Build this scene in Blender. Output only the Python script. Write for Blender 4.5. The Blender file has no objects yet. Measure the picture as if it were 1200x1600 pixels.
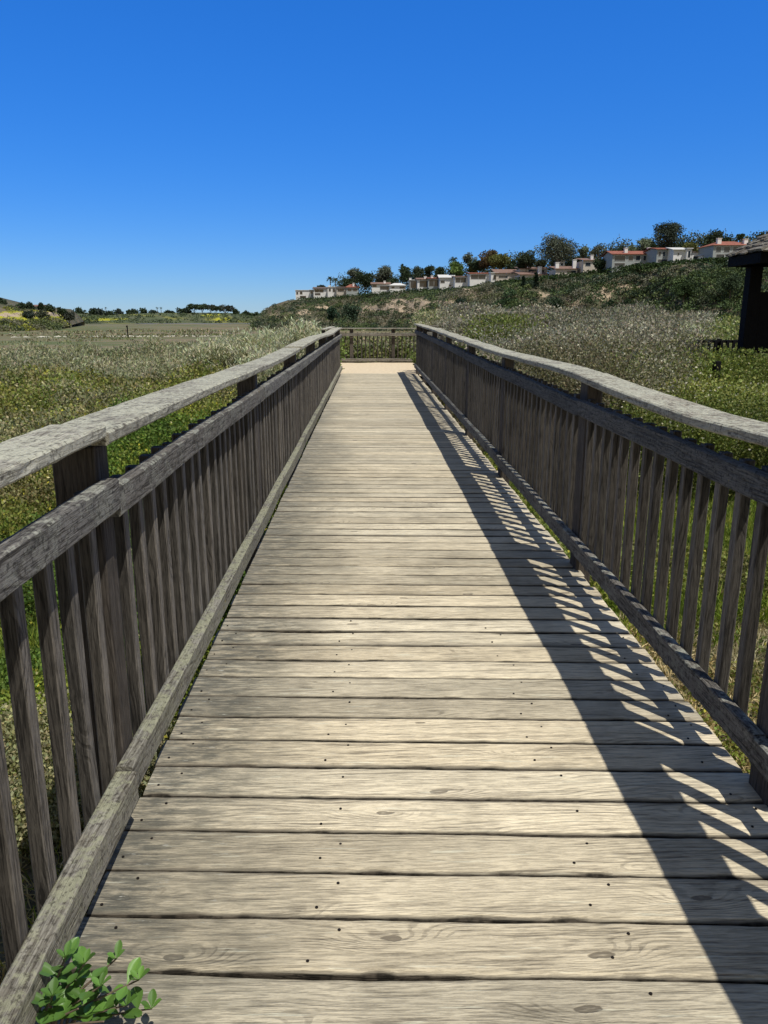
import bpy, math, random
import numpy as np
from mathutils import Vector, noise as mnoise
R = math.radians
rng = np.random.default_rng(7)
random.seed(7)
scene = bpy.context.scene
COL = scene.collection

# ---------------------------------------------------------------- camera
F = 1202.0; PITCH = R(14.33); YAW = R(1.11); EYE = 1.38
cam_d = bpy.data.cameras.new("camera"); cam = bpy.data.objects.new("camera", cam_d); COL.objects.link(cam)
cam_d.sensor_fit = 'VERTICAL'; cam_d.sensor_height = 36; cam_d.lens = F/1600*36
cam_d.clip_start = 0.05; cam_d.clip_end = 20000
cam.location = (0, 0, EYE); cam.rotation_euler = (R(90)-PITCH, 0, -YAW)
scene.camera = cam
_r = Vector((math.cos(YAW), -math.sin(YAW), 0)); _h = Vector((math.sin(YAW), math.cos(YAW), 0))
_f = _h*math.cos(PITCH) - Vector((0, 0, math.sin(PITCH))); _u = _h*math.sin(PITCH) + Vector((0, 0, math.cos(PITCH)))
def P(px, py, Y):
    d = _f + _r*((px-600)/F) + _u*((800-py)/F)
    return Vector((0, 0, EYE)) + d*(Y/d.y)

# ---------------------------------------------------------------- light
SUN = Vector((.33, -.39, 1)).normalized()
elev = math.asin(SUN.z); azi = math.atan2(SUN.x, SUN.y)
w = bpy.data.worlds.new("World"); scene.world = w; w.use_nodes = True
nt = w.node_tree; bg = nt.nodes['Background']
sky = nt.nodes.new('ShaderNodeTexSky'); sky.sky_type = 'NISHITA'; sky.sun_disc = False
sky.sun_elevation = elev; sky.sun_rotation = azi
sky.air_density = 1.0; sky.dust_density = 0.0; sky.ozone_density = 3.0
hs = nt.nodes.new('ShaderNodeHueSaturation'); hs.inputs['Saturation'].default_value = 1.15
mu = nt.nodes.new('ShaderNodeMix'); mu.data_type = 'RGBA'; mu.blend_type = 'MULTIPLY'; mu.inputs[0].default_value = 1; 
# sky tint: blue low in the north, unseen rest warmed to neutralise shadow fill
tc = nt.nodes.new('ShaderNodeTexCoord'); sp = nt.nodes.new('ShaderNodeSeparateXYZ'); nt.links.new(tc.outputs['Generated'], sp.inputs[0])
def wss(sock, a, b):
    q = nt.nodes.new('ShaderNodeMapRange'); q.interpolation_type = 'SMOOTHSTEP'; nt.links.new(sock, q.inputs[0]); q.inputs[1].default_value = a; q.inputs[2].default_value = b; return q.outputs[0]
def wmix(f, a, b):
    q = nt.nodes.new('ShaderNodeMix'); q.data_type = 'RGBA'; nt.links.new(f, q.inputs[0])
    for i, v in ((6, a), (7, b)):
        if isinstance(v, tuple): q.inputs[i].default_value = (*v, 1)
        else: nt.links.new(v, q.inputs[i])
    return q.outputs[2]
mxn = nt.nodes.new('ShaderNodeMath'); mxn.operation = 'MAXIMUM'; nt.links.new(wss(sp.outputs[2], .40, .72), mxn.inputs[0]); nt.links.new(wss(sp.outputs[1], .10, -.45), mxn.inputs[1])
nt.links.new(wmix(mxn.outputs[0], wmix(wss(sp.outputs[2], .0, .42), (.40, .595, 1.02), (.68, .895, 1.42)), (1.30, .88, .62)), mu.inputs[7])
nt.links.new(sky.outputs[0], mu.inputs[6]); nt.links.new(mu.outputs[2], hs.inputs['Color']); nt.links.new(hs.outputs[0], bg.inputs[0]); bg.inputs[1].default_value = 0.11
sl = bpy.data.lights.new("sun", 'SUN'); so = bpy.data.objects.new("sun", sl); COL.objects.link(so)
sl.energy = 3.95; sl.angle = R(.53); sl.color = (1, .955, .88)
so.rotation_euler = (-SUN).to_track_quat('-Z', 'Y').to_euler(); so.location = (10, -16, 30)
vs = scene.view_settings; vs.view_transform = 'Standard'; vs.look = 'None'; vs.exposure = 0.07; vs.gamma = 1
scene.cycles.max_bounces = 6; scene.cycles.diffuse_bounces = 3; scene.cycles.transmission_bounces = 4

# ---------------------------------------------------------------- node helper
class G:
    def __init__(s, name):
        s.m = bpy.data.materials.new(name); s.m.use_nodes = True; s.t = s.m.node_tree
        s.b = s.t.nodes['Principled BSDF']; s.out = s.t.nodes['Material Output']
        s.b.inputs['Roughness'].default_value = .9; s.b.inputs['Specular IOR Level'].default_value = .2
    def n(s, ty, **kw):
        x = s.t.nodes.new(ty)
        for k, v in kw.items(): setattr(x, k, v)
        return x
    def set(s, sock, v):
        if isinstance(v, bpy.types.NodeSocket): s.t.links.new(v, sock)
        elif v is not None: sock.default_value = v
    def math(s, op, a, b=None, c=None, clamp=False):
        x = s.n('ShaderNodeMath', operation=op); x.use_clamp = clamp
        s.set(x.inputs[0], a); s.set(x.inputs[1], b)
        if c is not None: s.set(x.inputs[2], c)
        return x.outputs[0]
    def vmath(s, op, a, b=None):
        x = s.n('ShaderNodeVectorMath', operation=op); s.set(x.inputs[0], a); s.set(x.inputs[1], b); return x.outputs[0]
    def sep(s, v):
        x = s.n('ShaderNodeSeparateXYZ'); s.set(x.inputs[0], v); return x.outputs
    def comb(s, a, b, c):
        x = s.n('ShaderNodeCombineXYZ'); s.set(x.inputs[0], a); s.set(x.inputs[1], b); s.set(x.inputs[2], c); return x.outputs[0]
    def noise(s, v, scale=1, detail=4, rough=.55, dist=0):
        x = s.n('ShaderNodeTexNoise'); s.set(x.inputs['Vector'], v); x.inputs['Scale'].default_value = scale
        x.inputs['Detail'].default_value = detail; x.inputs['Roughness'].default_value = rough; x.inputs['Distortion'].default_value = dist
        return x.outputs['Fac']
    def vor(s, v, scale=1, feature='F1', out='Distance', rnd=1):
        x = s.n('ShaderNodeTexVoronoi', feature=feature); s.set(x.inputs['Vector'], v); x.inputs['Scale'].default_value = scale
        x.inputs['Randomness'].default_value = rnd
        return x.outputs[out]
    def ss(s, v, a, b, lo=0., hi=1.):
        x = s.n('ShaderNodeMapRange', interpolation_type='SMOOTHSTEP'); s.set(x.inputs[0], v)
        x.inputs[1].default_value = a; x.inputs[2].default_value = b; x.inputs[3].default_value = lo; x.inputs[4].default_value = hi
        return x.outputs[0]
    def mix(s, f, a, b, mode='MIX'):
        x = s.n('ShaderNodeMix', data_type='RGBA', blend_type=mode); s.set(x.inputs[0], f)
        for i, v in ((6, a), (7, b)):
            if isinstance(v, (tuple, list)): v = tuple(v)[:3]+(1,)
            s.set(x.inputs[i], v)
        return x.outputs[2]
    def bump(s, h, st=.5, d=.01):
        x = s.n('ShaderNodeBump'); x.inputs['Strength'].default_value = st; x.inputs['Distance'].default_value = d
        s.set(x.inputs['Height'], h); s.t.links.new(x.outputs[0], s.b.inputs['Normal'])
    def color(s, c): s.set(s.b.inputs['Base Color'], c if isinstance(c, bpy.types.NodeSocket) else tuple(c)[:3]+(1,))
    def obj(s): return s.n('ShaderNodeTexCoord').outputs['Object']
    def attr(s, nm): return s.n('ShaderNodeAttribute', attribute_name=nm).outputs['Color']
    def rnd(s): return s.n('ShaderNodeObjectInfo').outputs['Random']

def wood_mat(name, axis, light, dark, lichen=0., streak=1.0, knots=1.0, deck=False, lichcol=(.50, .51, .42), topwear=0.):
    g = G(name); o = g.obj(); x, y, z = g.sep(o)
    if deck:
        a = g.sep(g.attr('tint')); r1, r2, r3 = a[0], a[1], a[2]
    else:
        r1 = g.rnd(); r2 = g.math('FRACT', g.math('MULTIPLY', r1, 17.3)); r3 = g.math('FRACT', g.math('MULTIPLY', r1, 91.7))
    al, c1, c2 = {'X': (x, y, z), 'Y': (y, x, z), 'Z': (z, x, y)}[axis]
    al2 = g.math('ADD', al, g.math('MULTIPLY', r1, 53.)); c1s = g.math('ADD', c1, g.math('MULTIPLY', r2, 31.)); c2s = g.math('ADD', c2, g.math('MULTIPLY', r3, 13.))
    base = g.comb(al2, c1s, c2s)
    warp = g.noise(g.comb(g.math('MULTIPLY', al2, 1.6), g.math('MULTIPLY', c1s, 7.), g.math('MULTIPLY', c2s, 7.)), 1, 2)
    # knots: the grain lines bend round a few centres
    kwob = g.math('MULTIPLY', g.math('SUBTRACT', g.noise(base, 20., 3), .5), .09)
    kv = g.comb(g.math('ADD', g.math('MULTIPLY', al2, 2.1), kwob), g.math('ADD', g.math('MULTIPLY', g.math('ADD', c1s, c2s) if not deck else c1s, 6.5), kwob), 0.)
    vk = g.n('ShaderNodeTexVoronoi', feature='F1', voronoi_dimensions='2D'); g.t.links.new(kv, vk.inputs['Vector']); vk.inputs['Scale'].default_value = 1.
    kmask = g.math('MULTIPLY', g.math('SUBTRACT', g.sep(vk.outputs['Color'])[0], .28), 1.6, clamp=True)
    kd = g.math('ADD', vk.outputs['Distance'], g.math('SUBTRACT', .30, g.math('MULTIPLY', g.math('ADD', kmask, .0), .55), clamp=True))
    kn = g.ss(kd, .0, .40, 1., 0.)
    acr = g.math('ADD', c1s, g.math('MULTIPLY', c2s, .8))
    ph = g.math('ADD', g.math('MULTIPLY', acr, 62.), g.math('ADD', g.math('MULTIPLY', warp, 9.), g.math('MULTIPLY', kn, 3.8*knots)))
    sn = g.math('SINE', g.math('MULTIPLY', ph, 6.283))
    ring = g.ss(sn, .1, 1.)
    fv = g.comb(g.math('MULTIPLY', al2, 18.), g.math('MULTIPLY', c1s, 300.), g.math('MULTIPLY', c2s, 300.))
    fib = g.noise(fv, 1, 3, .65)
    sv = g.comb(g.math('MULTIPLY', al2, 4.), g.math('MULTIPLY', c1s, 75.), g.math('MULTIPLY', c2s, 75.))
    st = g.noise(sv, 1, 4, .6)
    blot = g.noise(base, 5., 5, .6)
    big = g.noise(base, 1.3, 3, .5)
    brk = g.ss(g.noise(g.comb(g.math('MULTIPLY', al2, 3.5), g.math('MULTIPLY', c1s, 14.), g.math('MULTIPLY', c2s, 14.)), 1, 3), .42, .6)
    f = g.math('MULTIPLY', g.math('MULTIPLY', ring, brk), .42*streak)
    f = g.math('ADD', f, g.math('MULTIPLY', g.ss(fib, .44, .66), .5*streak))
    f = g.math('ADD', f, g.math('MULTIPLY', g.ss(st, .5, .66), .5*streak))
    f = g.math('ADD', f, g.math('MULTIPLY', g.math('MULTIPLY', g.ss(kd, .062, .045), g.ss(kd, .0, .05, .45, 1.)), .95*knots))
    crack = g.ss(g.noise(g.comb(g.math('MULTIPLY', al2, 2.8), g.math('MULTIPLY', c1s, 120.), g.math('MULTIPLY', c2s, 120.)), 1, 2, .5), .70, .76)
    f = g.math('ADD', f, g.math('MULTIPLY', crack, .8), clamp=True)
    c = g.mix(f, light, dark)
    # board to board and patchy variation of tone
    v = g.math('ADD', g.math('MULTIPLY', g.math('SUBTRACT', r2, .5), .42), g.math('ADD', g.math('MULTIPLY', g.math('SUBTRACT', blot, .5), .75), g.math('MULTIPLY', g.math('SUBTRACT', big, .5), .6)))
    v = g.math('ADD', v, 1.)
    c = g.mix(1., c, g.comb(v, v, v), 'MULTIPLY')
    warm = g.mix(g.math('MULTIPLY', r3, .30), (1, 1, 1), (1.0, .88, .72)); c = g.mix(1., c, warm, 'MULTIPLY')
    if deck:
        # grey algae and dirt where nobody walks: along the left edge and a little on the right
        e = g.math('ADD', x, g.math('MULTIPLY', g.math('SUBTRACT', g.noise(g.comb(g.math('MULTIPLY', x, 1.2), g.math('MULTIPLY', y, .7), 0.), 1, 4, .6), .5), .9))
        far = g.ss(y, 7., 14., 0., -.35)
        dl = g.ss(g.math('SUBTRACT', e, far), -.66, -.02, 1., 0.)
        gr = g.ss(g.noise(g.comb(g.math('MULTIPLY', x, 9.), g.math('MULTIPLY', y, 40.), 0.), 1, 5, .7), .32, .62)
        dl = g.math('MULTIPLY', dl, g.math('ADD', g.math('MULTIPLY', gr, .6), .4))
        c = g.mix(g.math('MULTIPLY', dl, .92), c, (.095, .095, .078))
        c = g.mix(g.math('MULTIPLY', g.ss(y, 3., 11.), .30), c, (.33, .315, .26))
        spk = g.ss(g.noise(g.comb(g.math('MULTIPLY', x, 14.), g.math('MULTIPLY', y, 60.), 3.), 1, 3, .7), .64, .70)
        c = g.mix(g.math('MULTIPLY', g.math('MULTIPLY', spk, dl), .8), c, (.50, .49, .42))
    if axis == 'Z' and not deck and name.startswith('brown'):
        # sides facing across the walk are lighter, the other faces darker
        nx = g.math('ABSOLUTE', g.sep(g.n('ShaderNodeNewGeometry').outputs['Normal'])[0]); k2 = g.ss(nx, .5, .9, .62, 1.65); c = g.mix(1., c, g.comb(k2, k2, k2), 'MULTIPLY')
    if lichen > 0:
        nz = g.sep(g.n('ShaderNodeNewGeometry').outputs['Normal'])[2]
        l1 = g.noise(base, 26., 6, .72); l2 = g.noise(base, 4.5, 3, .5)
        lf = g.ss(g.math('ADD', l1, g.math('MULTIPLY', g.math('SUBTRACT', l2, .5), .55)), .52-.12*lichen, .60-.06*lichen)
        lf = g.math('MULTIPLY', lf, g.ss(nz, .0, .8, .35, 1.))
        lc = g.mix(g.noise(base, 60., 3), lichcol, tuple(q*.55 for q in lichcol))
        c = g.mix(g.math('MULTIPLY', lf, min(1, .55+.4*lichen)), c, lc)
        c = g.mix(g.math('MULTIPLY', g.ss(g.noise(base, 70., 4, .7), .50, .66), .75), c, tuple(q*.45 for q in dark))
        c = g.mix(g.math('MULTIPLY', g.ss(g.noise(base, 9., 4, .7), .69, .72), .8), c, (.34, .26, .06))
    hl = g.ss(g.noise(g.comb(g.math('MULTIPLY', al2, 5.), g.math('MULTIPLY', c1s, 90.), g.math('MULTIPLY', c2s, 90.)), 1, 3, .6), .62, .72)
    c = g.mix(g.math('MULTIPLY', hl, .45), c, tuple(min(.8, q*1.45) for q in light))
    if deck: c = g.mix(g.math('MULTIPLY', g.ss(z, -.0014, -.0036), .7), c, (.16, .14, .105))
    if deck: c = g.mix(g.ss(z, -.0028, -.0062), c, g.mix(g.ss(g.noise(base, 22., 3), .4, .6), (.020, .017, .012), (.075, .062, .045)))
    g.color(c)
    h = g.math('SUBTRACT', g.math('ADD', g.math('MULTIPLY', fib, .55), g.math('MULTIPLY', blot, .5)), g.math('MULTIPLY', f, .9))
    g.bump(h, .8, .004)
    g.b.inputs['Roughness'].default_value = .88
    return g.m

M = {}
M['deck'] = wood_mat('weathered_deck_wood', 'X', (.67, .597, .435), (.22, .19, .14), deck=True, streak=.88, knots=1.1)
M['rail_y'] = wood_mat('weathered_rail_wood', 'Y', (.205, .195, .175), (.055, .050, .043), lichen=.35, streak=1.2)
M['rail_shade'] = wood_mat('shaded_rail_wood', 'Y', (.125, .125, .118), (.035, .035, .034), lichen=.15, lichcol=(.2, .21, .19), streak=1.2)  # right upper rail: its shaded look is put into the colour
M['rail_x'] = wood_mat('weathered_cross_wood', 'X', (.27, .25, .22), (.09, .08, .065), lichen=.35, streak=1.1)
M['cap_y'] = wood_mat('lichen_grey_handrail', 'Y', (.42, .40, .325), (.12, .105, .08), lichen=1.0, lichcol=(.62, .61, .47))
M['cap_x'] = wood_mat('lichen_grey_cross_handrail', 'X', (.34, .32, .27), (.12, .105, .085), lichen=.8)
M['kick_y'] = wood_mat('lichen_kick_board', 'Y', (.27, .26, .22), (.09, .08, .06), lichen=.75, lichcol=(.40, .40, .27))
M['picket'] = wood_mat('brown_grey_baluster_wood', 'Z', (.116, .106, .092), (.031, .028, .024), streak=1.1, knots=.7)
M['post'] = wood_mat('grey_post_wood', 'Z', (.11, .097, .084), (.033, .028, .024))
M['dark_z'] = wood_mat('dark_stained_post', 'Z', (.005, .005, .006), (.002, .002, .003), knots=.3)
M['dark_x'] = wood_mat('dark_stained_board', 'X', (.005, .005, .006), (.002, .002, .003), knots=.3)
M['shake'] = wood_mat('split_shake_wood', 'Y', (.30, .27, .23), (.07, .06, .05), lichen=.3, streak=1.3)
M['joist'] = wood_mat('joist_wood', 'Y', (.14, .11, .08), (.05, .04, .03))

def simple(name, col, rough=.8, var=.25, scale=2., bump=0., metal=0., spec=.3):
    g = G(name); n = g.noise(g.obj(), scale, 5, .65)
    g.color(g.mix(g.ss(n, .3, .7), tuple(c*(1-var) for c in col), tuple(min(1, c*(1+var)) for c in col)))
    g.b.inputs['Roughness'].default_value = rough; g.b.inputs['Metallic'].default_value = metal; g.b.inputs['Specular IOR Level'].default_value = spec
    if bump: g.bump(n, bump, .02)
    return g.m
M['stucco'] = simple('white_stucco', (.80, .79, .76), .9, .06, .6)
M['stucco_grey'] = simple('grey_stucco', (.36, .39, .38), .9, .08, .6)
M['stucco_tan'] = simple('tan_stucco', (.60, .54, .46), .9, .08, .6)
M['tile_red'] = simple('red_clay_tile', (.28, .105, .07), .85, .3, 1.6)
M['tile_pink'] = simple('faded_clay_tile', (.22, .14, .11), .85, .25, 1.6)
M['roof_brown'] = simple('brown_shingle', (.13, .10, .085), .9, .3, 1.6)
M['roof_white'] = simple('white_flat_roof', (.62, .62, .60), .9, .1, 1.)
M['glass'] = simple('dark_window_glass', (.025, .035, .045), .08, .3, .5, spec=.6)
M['frame'] = simple('white_window_frame', (.6, .6, .58), .6, .05)
M['bark'] = simple('tree_bark', (.16, .13, .10), .95, .4, 3., .5)
M['palebark'] = simple('eucalyptus_bark', (.38, .33, .27), .95, .35, 2., .4)
M['nail'] = simple('rusty_nail', (.035, .028, .024), .5, .4, 300., metal=.7)
M['twig'] = simple('brown_twig', (.16, .12, .085), .95, .35, 30.)
M['chalk'] = simple('pale_driftwood', (.58, .55, .47), .9, .25, .8)
M['sand'] = None

def leaf_mat(name, trans=.30, rough=.6, spec=.25):
    g = G(name); a = g.attr('tint')
    n = g.noise(g.n('ShaderNodeNewGeometry').outputs['Position'], 6., 2)
    c = g.mix(1., a, g.comb(g.ss(n, .25, .75, .82, 1.18), g.ss(n, .25, .75, .85, 1.15), g.ss(n, .25, .75, .9, 1.1)), 'MULTIPLY')
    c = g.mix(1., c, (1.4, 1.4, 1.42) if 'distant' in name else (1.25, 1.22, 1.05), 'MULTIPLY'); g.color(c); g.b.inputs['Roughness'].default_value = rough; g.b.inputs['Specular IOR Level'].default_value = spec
    tr = g.n('ShaderNodeBsdfTranslucent'); g.t.links.new(g.mix(1., c, (1.08, 1.14, .72), 'MULTIPLY'), tr.inputs[0])
    mx = g.n('ShaderNodeMixShader'); mx.inputs[0].default_value = trans
    g.t.links.new(g.b.outputs[0], mx.inputs[1]); g.t.links.new(tr.outputs[0], mx.inputs[2]); g.t.links.new(mx.outputs[0], g.out.inputs[0])
    return g.m
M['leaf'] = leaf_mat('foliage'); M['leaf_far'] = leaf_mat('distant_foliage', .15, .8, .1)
M['leaf_gloss'] = leaf_mat('glossy_leaf', .28, .38, .5)
M['petal'] = simple('pale_petal', (.62, .60, .52), .8, .1)

# ground: soil and litter near the walk, marsh plants lower down
g = G('marsh_ground'); o = g.obj(); x, y, z = g.sep(o)
n1 = g.noise(o, 18., 6, .7); n2 = g.noise(o, .5, 5, .6)
near = g.mix(g.ss(n1, .35, .65), (.045, .040, .024), (.19, .165, .105))
near = g.mix(g.math('MULTIPLY', g.ss(n2, .45, .62), .7), near, (.075, .095, .03))
str_ = g.noise(g.comb(g.math('MULTIPLY', x, .010), g.math('MULTIPLY', y, .030), 0.), 1, 5, .6)
fine = g.noise(g.comb(g.math('MULTIPLY', x, .12), g.math('MULTIPLY', y, .35), 0.), 1, 6, .7)
ma = g.mix(g.ss(str_, .44, .56), (.20, .165, .095), (.105, .130, .045))
ma = g.mix(g.ss(str_, .57, .64), ma, (.21, .19, .115))
ma = g.mix(g.math('MULTIPLY', g.ss(fine, .5, .68), .65), ma, (.075, .080, .04))
ma = g.mix(g.math('MULTIPLY', g.ss(fine, .45, .3), .6), ma, (.25, .23, .15))
g.color(g.mix(g.ss(z, -3.9, -2.4), ma, near)); g.bump(n1, .6, .03); M['ground'] = g.m
g = G('sand'); o = g.obj(); n = g.noise(o, 12., 6, .7)
g.color(g.mix(g.ss(n, .3, .7), (.60, .49, .33), (.76, .64, .46))); g.bump(n, .5, .02); M['sand'] = g.m
g = G('tidal_water'); g.color((.16, .15, .14)); g.b.inputs['Roughness'].default_value = .6; g.b.inputs['Specular IOR Level'].default_value = .5
g.bump(g.noise(g.obj(), .8, 4), .3, .1); M['water'] = g.m
def bluff_mat(name, veg1, veg2, yellow=0.):
    g = G(name); o = g.obj(); a = g.sep(g.attr('bare')); n1 = g.noise(o, .09, 6, .7); n2 = g.noise(o, .45, 5, .7); n3 = g.noise(o, .03, 4, .5)
    c = g.mix(g.ss(n1, .4, .6), veg1, veg2)
    c = g.mix(g.math('MULTIPLY', g.ss(n2, .5, .7), .6), c, tuple(q*.45 for q in veg1))
    if yellow: c = g.mix(g.math('MULTIPLY', g.ss(n3, .54, .62), yellow), c, (.42, .40, .03))
    c = g.mix(g.ss(g.math('ADD', a[1], g.math('MULTIPLY', g.math('SUBTRACT', n2, .5), 1.1)), .45, .6), c, (.40, .40, .04))
    br = g.ss(g.math('ADD', a[0], g.math('MULTIPLY', g.math('SUBTRACT', g.noise(o, .22, 6, .75), .5), 2.4)), .42, .58)
    c = g.mix(br, c, g.mix(n2, (.30, .23, .15), (.62, .50, .36)))
    g.color(c); g.bump(n2, 1., 1.5); return g.m
M['bluff'] = bluff_mat('bluff_soil_and_scrub', (.10, .105, .06), (.185, .155, .10))
M['far_bluff'] = bluff_mat('far_bluff_grass', (.09, .115, .055), (.13, .14, .075), .25)

# ---------------------------------------------------------------- object helpers
def tag(o, label=None, cat=None, group=None, kind=None):
    if label: o['label'] = label
    if cat: o['category'] = cat
    if group: o['group'] = group
    if kind: o['kind'] = kind
    return o
def empty(name, loc, label, cat, group=None, rz=0):
    o = bpy.data.objects.new(name, None); COL.objects.link(o); o.location = loc; o.rotation_euler = (0, 0, rz); o.empty_display_size = .3
    return tag(o, label, cat, group)
class MB:
    def __init__(s): s.v = []; s.f = []; s.c = []; s.tint = (1, 1, 1); s.mi = []; s.cur = 0
    def add(s, vs, fs):
        b = len(s.v); s.v += [tuple(q) for q in vs]; s.f += [tuple(i+b for i in q) for q in fs]; s.c += [s.tint]*len(vs); s.mi += [s.cur]*len(fs)
    def box(s, x0, x1, y0, y1, z0, z1, b=0.):
        if b <= 0:
            s.add([(x0, y0, z0), (x1, y0, z0), (x1, y1, z0), (x0, y1, z0), (x0, y0, z1), (x1, y0, z1), (x1, y1, z1), (x0, y1, z1)],
                  [(3, 2, 1, 0), (4, 5, 6, 7), (0, 1, 5, 4), (1, 2, 6, 5), (2, 3, 7, 6), (3, 0, 4, 7)]); return
        b = min(b, (x1-x0)*.45, (y1-y0)*.45, (z1-z0)*.45)
        V = []; idx = {}
        for sx in (0, 1):
            for sy in (0, 1):
                for sz in (0, 1):
                    X, Y, Z = (x0, x1)[sx], (y0, y1)[sy], (z0, z1)[sz]; dx, dy, dz = (b, -b)[sx], (b, -b)[sy], (b, -b)[sz]
                    for ax, q in ((0, (X, Y+dy, Z+dz)), (1, (X+dx, Y, Z+dz)), (2, (X+dx, Y+dy, Z))):
                        idx[(sx, sy, sz, ax)] = len(V); V.append(q)
        i = lambda a, b_, c, ax: idx[(a, b_, c, ax)]
        Fc = []
        for ax in range(3):
            for sd in (0, 1):
                q = [(0, 0), (1, 0), (1, 1), (0, 1)]
                k = []
                for u, v in q:
                    t = [0, 0, 0]; t[ax] = sd; t[(ax+1) % 3] = u; t[(ax+2) % 3] = v; k.append(i(*t, ax))
                Fc.append(tuple(k if sd else k[::-1]))
        for ax in range(3):
            a1, a2 = (ax+1) % 3, (ax+2) % 3
            for u in (0, 1):
                for v in (0, 1):
                    t0 = [0, 0, 0]; t0[a1] = u; t0[a2] = v; t1 = list(t0); t1[ax] = 1
                    k = [i(*t0, a1), i(*t1, a1), i(*t1, a2), i(*t0, a2)]
                    Fc.append(tuple(k if (u == v) == True else k[::-1]))
        for sx in (0, 1):
            for sy in (0, 1):
                for sz in (0, 1):
                    k = [i(sx, sy, sz, 0), i(sx, sy, sz, 1), i(sx, sy, sz, 2)]
                    Fc.append(tuple(k if (sx+sy+sz) % 2 else k[::-1]))
        s.add(V, Fc)
    def tube(s, pts, rad, n=7, cap=True):
        pts = [Vector(p) for p in pts]; rings = []
        for k, p in enumerate(pts):
            d = (pts[min(k+1, len(pts)-1)] - pts[max(k-1, 0)]).normalized()
            a = d.orthogonal().normalized() if k == 0 else (rings[-1][1] - d*rings[-1][1].dot(d)).normalized()
            b = d.cross(a); r = rad[k] if isinstance(rad, (list, tuple)) else rad
            rings.append(([p + a*(r*math.cos(t*2*math.pi/n)) + b*(r*math.sin(t*2*math.pi/n)) for t in range(n)], a))
        V = [q for rg in rings for q in rg[0]]; Fc = []
        for k in range(len(pts)-1):
            for t in range(n): Fc.append((k*n+t, k*n+(t+1) % n, (k+1)*n+(t+1) % n, (k+1)*n+t))
        if cap: Fc += [tuple(range(n))[::-1], tuple((len(pts)-1)*n+t for t in range(n))]
        s.add(V, Fc)
    def mesh(s, name, mats, smooth=False, recenter=None):
        me = bpy.data.meshes.new(name); V = s.v
        if recenter: V = [(a-recenter[0], b-recenter[1], c-recenter[2]) for a, b, c in V]
        me.from_pydata(V, [], s.f)
        for m in (mats if isinstance(mats, (list, tuple)) else [mats]): me.materials.append(m)
        me.polygons.foreach_set('material_index', s.mi)
        if any(c != (1, 1, 1) for c in s.c):
            at = me.color_attributes.new('tint', 'FLOAT_COLOR', 'POINT'); at.data.foreach_set('color', np.array([(*c, 1) for c in s.c], dtype=np.float32).ravel())
        if smooth: me.shade_smooth()
        return me
    def build(s, name, mats, parent=None, smooth=False, at=None):
        me = s.mesh(name, mats, smooth, at); o = bpy.data.objects.new(name, me); COL.objects.link(o)
        if at is not None: o.location = at
        if parent is not None:
            o.parent = parent
            if at is not None: o.location = Vector(at) - Vector(parent.location)
            else: o.location = -Vector(parent.location)
        return o
def link_mesh(name, me, loc, parent=None, rz=0.):
    o = bpy.data.objects.new(name, me); COL.objects.link(o); o.location = loc; o.rotation_euler = (0, 0, rz)
    if parent is not None: o.parent = parent; o.location = Vector(loc) - Vector(parent.location)
    return o
def quads_mesh(name, V, tint, mat, parent=None, at=(0, 0, 0), extra=None):
    """V: (n,4,3) leaf quads; tint: (n,3)"""
    n = len(V); me = bpy.data.meshes.new(name); A = np.array(at)
    co = (V.reshape(-1, 3) - A).astype(np.float32); tn = np.repeat(tint, 4, axis=0)
    me.vertices.add(4*n); me.vertices.foreach_set('co', co.ravel())
    me.loops.add(4*n); me.loops.foreach_set('vertex_index', np.arange(4*n, dtype=np.int32))
    me.polygons.add(n); me.polygons.foreach_set('loop_start', np.arange(0, 4*n, 4, dtype=np.int32))
    me.update(calc_edges=True)
    at_ = me.color_attributes.new('tint', 'FLOAT_COLOR', 'POINT')
    at_.data.foreach_set('color', np.concatenate([tn, np.ones((4*n, 1))], axis=1).astype(np.float32).ravel())
    me.materials.append(mat)
    o = bpy.data.objects.new(name, me); COL.objects.link(o); o.location = at
    if parent is not None: o.parent = parent; o.location = Vector(at) - Vector(parent.location)
    return o
def unit(a): return a/np.maximum(np.linalg.norm(a, axis=-1, keepdims=True), 1e-9)
def leaves(c, axis, L, W, bend=.15):
    n = len(c); axis = unit(axis); s = unit(np.cross(axis, rng.normal(size=(n, 3)))); nn = np.cross(axis, s)
    L = np.asarray(L).reshape(-1, 1)*np.ones((n, 1)); W = np.asarray(W).reshape(-1, 1)*np.ones((n, 1))
    m = c + axis*L*.5 + nn*L*bend
    return np.stack([c, m + s*W*.5, c + axis*L, m - s*W*.5], axis=1)
def rdir(n, up=0.): d = rng.normal(size=(n, 3)); d = unit(d); d[:, 2] += up; return unit(d)

# ---------------------------------------------------------------- terrain
def smooth(a, b, t):
    t = np.clip((t-a)/(b-a), 0, 1); return t*t*(3-2*t)
def gh(x, y):
    x = np.asarray(x, float); y = np.asarray(y, float); r = np.hypot(x, y)
    lim = 37 + 2.5*np.sin(x*.11+1) + 1.2*np.sin(x*.31) + 14*smooth(0, 8, x)
    fall = smooth(0, 30, np.maximum(y, np.abs(x)*.6) - lim)
    right = smooth(6, 30, x)
    z = -.72 + .10*np.sin(x*.55+.4)*np.sin(y*.42) + .05*np.sin(x*1.7)*np.cos(y*1.3)
    z = z - 3.7*fall*(1-.25*right)
    z = z + .35*smooth(9, 25, np.abs(x-.3))*smooth(6, 16, y)*(1-fall)*right
    return z
rr = np.concatenate([[0], np.geomspace(.7, 9000, 190)]); aa = np.linspace(0, 2*math.pi, 288, endpoint=False)
gx = (rr[:, None]*np.sin(aa)[None]); gy = (rr[:, None]*np.cos(aa)[None]) ; gz = gh(gx, gy)
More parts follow.
